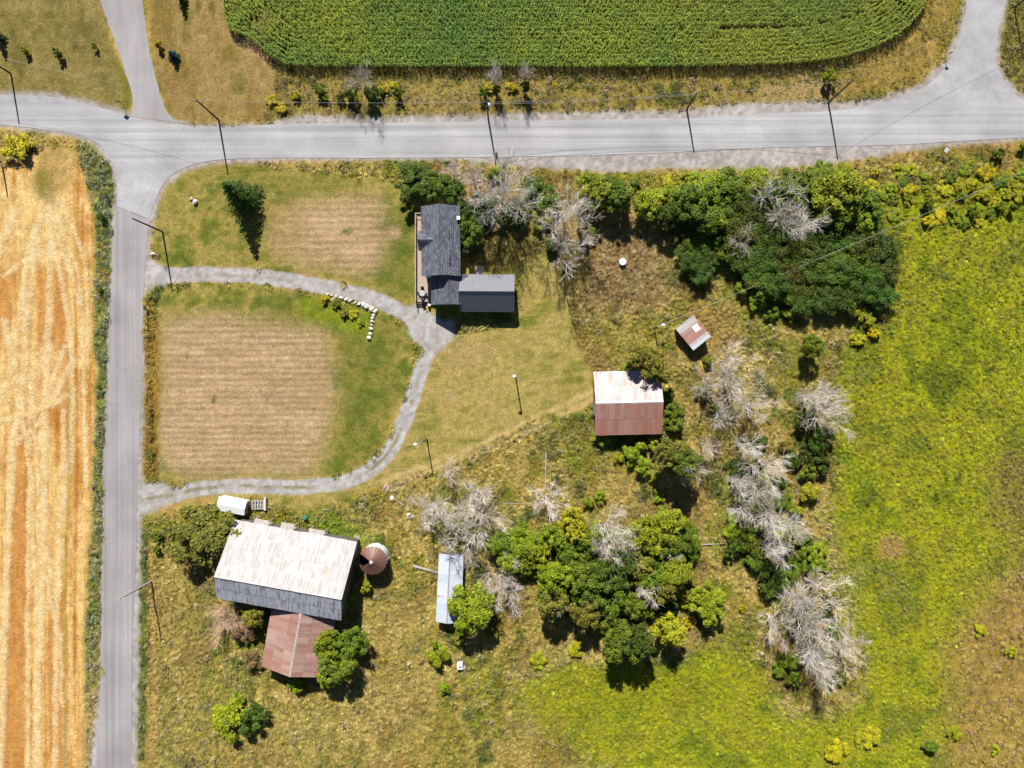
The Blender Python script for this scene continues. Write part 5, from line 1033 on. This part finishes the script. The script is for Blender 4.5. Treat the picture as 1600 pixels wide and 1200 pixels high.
def scatter(name, protos, pts, rot, scl, tnt, kind_i, label, cat):
    cl = bpy.data.collections.new(name + '_sources')
    for i, me in enumerate(protos): cl.objects.link(bpy.data.objects.new(f'{name}_{i:02d}', me))
    n = len(pts); me = bpy.data.meshes.new(name); me.vertices.add(n); me.vertices.foreach_set('co', np.asarray(pts, np.float32).ravel())
    for a, typ, d in (('rot', 'FLOAT', rot), ('scl', 'FLOAT', scl), ('tint', 'FLOAT_COLOR', np.column_stack([tnt, np.ones(n)])), ('pick', 'INT', kind_i)):
        at = me.attributes.new(a, typ, 'POINT'); at.data.foreach_set('color' if typ == 'FLOAT_COLOR' else 'value', np.asarray(d, np.int32 if typ == 'INT' else np.float32).ravel())
    o = link(name, me); g = bpy.data.node_groups.new(name, 'GeometryNodeTree'); g.interface.new_socket('Geometry', in_out='INPUT', socket_type='NodeSocketGeometry'); g.interface.new_socket('Geometry', in_out='OUTPUT', socket_type='NodeSocketGeometry')
    gi = g.nodes.new('NodeGroupInput'); go = g.nodes.new('NodeGroupOutput'); ip = g.nodes.new('GeometryNodeInstanceOnPoints'); ci = g.nodes.new('GeometryNodeCollectionInfo'); ci.inputs['Collection'].default_value = cl; ci.inputs['Separate Children'].default_value = True; ci.inputs['Reset Children'].default_value = True
    def na(nm, t): x = g.nodes.new('GeometryNodeInputNamedAttribute'); x.data_type = t; x.inputs['Name'].default_value = nm; return x.outputs[0]
    cx = g.nodes.new('ShaderNodeCombineXYZ'); g.links.new(na('rot', 'FLOAT'), cx.inputs[2])
    mp = g.nodes.new('GeometryNodeMeshToPoints'); g.links.new(gi.outputs[0], mp.inputs[0])
    g.links.new(mp.outputs[0], ip.inputs['Points']); g.links.new(ci.outputs[0], ip.inputs['Instance']); ip.inputs['Pick Instance'].default_value = True
    g.links.new(na('pick', 'INT'), ip.inputs['Instance Index']); g.links.new(cx.outputs[0], ip.inputs['Rotation']); g.links.new(na('scl', 'FLOAT'), ip.inputs['Scale']); g.links.new(ip.outputs[0], go.inputs[0])
    md = o.modifiers.new('scatter', 'NODES'); md.node_group = g; tag(o, label, cat, kind='stuff'); return o
def sample(arr, px, py):
    i = np.clip(((py + 120) / STEP).astype(int), 0, NY - 1); j = np.clip(((px + 120) / STEP).astype(int), 0, NX - 1); return arr[i, j]
CG = C
# keep growth off roads, drive, lawns, plots and out of buildings
clear = np.clip(np.maximum.reduce([z_sh, z_dr, m_lawn, z_corn, z_st]), 0, 1)
for q in ([(650,322),(725,322),(735,425),(800,425),(805,492),(670,492),(650,485)], [(738,411),(760,411),(760,432),(738,432)]):
    clear = np.maximum(clear, inpoly(q, PX, PY).astype(float))
clear = np.maximum(clear, zone([(150,-130),(345,-130),(240,100),(300,196),(200,190)], 2, 1, 1)); clear = np.maximum(clear, zone([(-130,-130),(205,-130),(205,165),(190,172),(70,148),(-130,140)], 2, 2, 2)); clear = np.maximum(clear, zone([(222,-130),(345,-130),(362,40),(420,90),(430,150),(400,190),(270,184),(235,70)], 2, 2, 2))
clear = sstep(0.02, 0.5, clear)
def grow_points(dens, n_try, seed):
    r = np.random.default_rng(seed); px = r.uniform(-110, 1710, n_try); py = r.uniform(-110, 1310, n_try); k = r.random(n_try) < sample(dens, px, py); return px[k], py[k], r
flow = fbm(PX, PY, 60, 61, 3) * 14
# rough grass
dens = (1 - clear) * (1 - 0.85 * z_mead) * np.where(PY < 250, 0.55, 0.95)
px, py, r = grow_points(dens, 150000, 5); n = len(px)
base = sample(CV, px, py); var = r.normal(1.0, 0.17, (n, 1)); t2 = np.clip(base * var * 1.85 * np.array([0.93, 1.06, 1.15]), 0.006, 0.7)
sc_ = (0.55 + 0.6 * r.random(n) ** 2 + 0.3 * (sample(n_sm, px, py) > 0.58)) * np.where(py < 250, 0.7, 1.0)
scatter('rough_grass', [blades_mesh('tussock', 200 + i, 40, 0.024, 0.6, 0.7, (0.5, 0.8, 0.3)[i], M_WEED) for i in range(3)], np.column_stack([(px - 800) * S, (600 - py) * S, np.zeros(n)]), sample(flow, px, py) + r.normal(0, 0.7, n), sc_, t2, r.integers(0, 3, n), 'dry tan and olive rough grass lying in swirls', 'grass')
# weeds of the meadow and the green drifts
green = np.clip((CV[..., 1] / (CV[..., 0] + 1e-4) - 0.72) * 4, 0, 1)
dens = np.clip((1 - clear) * (0.95 * z_mead * (1 - 0.8 * z_br) + (1 - z_mead) * green * 0.45), 0, 1)
px, py, r = grow_points(dens, 210000, 6); n = len(px); base = sample(CV, px, py); t2 = np.clip(base * r.normal(1.0, 0.22, (n, 1)) * 1.62 * np.array([0.97, 0.95, 2.4]), 0.006, 0.7)
gold = r.random(n) < 0.05 * (sample(n_mid, px, py) > 0.5); t2[gold] = A(196, 166, 12, 1.2)
scatter('meadow_weeds', [weed_mesh('weed', 220 + i, 42, 0.42, (0.45, 0.6, 0.35)[i], 0.085, M_WEED) for i in range(3)], np.column_stack([(px - 800) * S, (600 - py) * S, np.zeros(n)]), r.uniform(0, 6.28, n), (0.4 + 0.7 * r.random(n) ** 2) * (1 + 0.7 * (1 - sample(z_mead, px, py))), t2, r.integers(0, 3, n), 'knee-high yellow-green weeds covering the meadow', 'weeds')
# straw on the stubble
dens = np.clip(z_st * (0.12 + 0.9 * sw), 0, 1) * (PX < 170)
r = np.random.default_rng(8); m = 70000; px = r.uniform(-110, 165, m); py = r.uniform(220, 1310, m); k = r.random(m) < sample(dens, px, py); px = px[k]; py = py[k]; n = len(px)
t2 = np.clip(sample(CV, px, py) * r.normal(1.7, 0.25, (n, 1)), 0.01, 0.9)
scatter('straw', [blades_mesh('straw_wisp', 240 + i, 14, 0.02, 0.4, 0.6, 0.0, M_WEED, flat=0.3) for i in range(2)], np.column_stack([(px - 800) * S, (600 - py) * S, np.full(n, 0.01)]), r.uniform(0, 6.28, n), r.uniform(0.5, 1.0, n), t2, r.integers(0, 2, n), 'pale straw lying in swathes on the stubble field', 'straw')
# corn
def corn_mesh(seed):
    r = np.random.default_rng(seed); V = []; F = []; lv = []
    def strip(p, s):
        k = len(V)
        for q, w in p: V.extend([q - s * w, q + s * w])
        for i in range(len(p) - 1): F.append((k + 2*i, k + 2*i + 1, k + 2*i + 3, k + 2*i + 2))
    for a in (0, 1.57): strip([(np.array([0, 0, 0.0]), 0.022), (np.array([0, 0, 2.0]), 0.012)], np.array([math.cos(a), math.sin(a), 0])); lv += [0.3] * 4
    a0 = r.uniform(0, 6.28)
    for i in range(9):
        a = a0 + math.pi * i + r.normal(0, 0.35); z = 0.55 + 1.45 * i / 8; L = 0.62 * (1 - 0.35 * abs(i - 5) / 5); d = np.array([math.cos(a), math.sin(a), 0]); s = np.array([-d[1], d[0], 0.25 * r.normal()])
        strip([(np.array([0, 0, z]), 0.03), (np.array([0, 0, z + 0.30 * L]) + d * L * 0.35, 0.055), (np.array([0, 0, z + 0.26 * L]) + d * L * 0.7, 0.045), (np.array([0, 0, z - 0.12 * L]) + d * L, 0.008)], s); lv += [0.25 + 0.5 * r.random() + 0.2 * (i / 8)] * 8
    for i in range(4):
        a = r.uniform(0, 6.28); strip([(np.array([0, 0, 1.95]), 0.01), (np.array([0.12 * math.cos(a), 0.12 * math.sin(a), 2.3]), 0.012)], np.array([-math.sin(a), math.cos(a), 0])); lv += [1.0] * 4
    return np_mesh('corn_plant', np.array(V), np.array(F), M_CORN, {'lv': ('POINT', 'FLOAT', np.array(lv, np.float32))})
bl = smooth_line(CORN, 10); bl = np.array(bl); seg = np.hypot(*np.diff(bl, axis=0).T); cum = np.concatenate([[0], np.cumsum(seg)]); ROW = 0.84 / S; SP = 0.24 / S
q = np.arange(0, cum[-1], SP); bx = np.interp(q, cum, bl[:, 0]); by = np.interp(q, cum, bl[:, 1]); tx = np.gradient(bx); ty = np.gradient(by); tl = np.hypot(tx, ty); nxn, nyn = ty / tl, -tx / tl
dens_b = np.column_stack([bx, by])[::4]
def dist_b(x, y): return np.sqrt(((x[:, None] - dens_b[None, :, 0]) ** 2 + (y[:, None] - dens_b[None, :, 1]) ** 2).min(1))
cx_, cy_ = [], []
for k in range(8):
    o = (k + 0.3) * ROW; x = bx + nxn * o; y = by + nyn * o; ok = dist_b(x, y) > o - 1.0; cx_.append(x[ok]); cy_.append(y[ok])
for yy in np.arange(108 - 8.35 * ROW, -118, -ROW):
    x = np.arange(345, 1480, SP); y = np.full_like(x, yy); ok = inpoly(CORN, x, y) & (dist_b(x, y) > 8.1 * ROW); cx_.append(x[ok]); cy_.append(y[ok])
px = np.concatenate(cx_); py = np.concatenate(cy_); r = np.random.default_rng(9); k = (py > -118) & (r.random(len(py)) < 0.93); px = px[k] + r.normal(0, 0.35, k.sum()); py = py[k] + r.normal(0, 0.4, k.sum()); n = len(px)
gm = sample(n_big, px, py); t2 = np.clip(np.array(A(120, 140, 50, 1.5))[None] * r.normal(1, 0.14, (n, 1)) * (1 + np.column_stack([(gm - 0.5) * 1.1 + 0.12 * (px > 1050), (gm - 0.5) * 0.5, -(gm - 0.5) * 0.4])), 0.01, 0.6)
scatter('corn_crop', [corn_mesh(260 + i) for i in range(5)], np.column_stack([(px - 800) * S, (600 - py) * S, np.zeros(n)]), r.uniform(0, 6.28, n), r.normal(0.95, 0.09, n).clip(0.6, 1.15), t2, r.integers(0, 5, n), 'tall green corn standing in rows above the main road', 'corn')
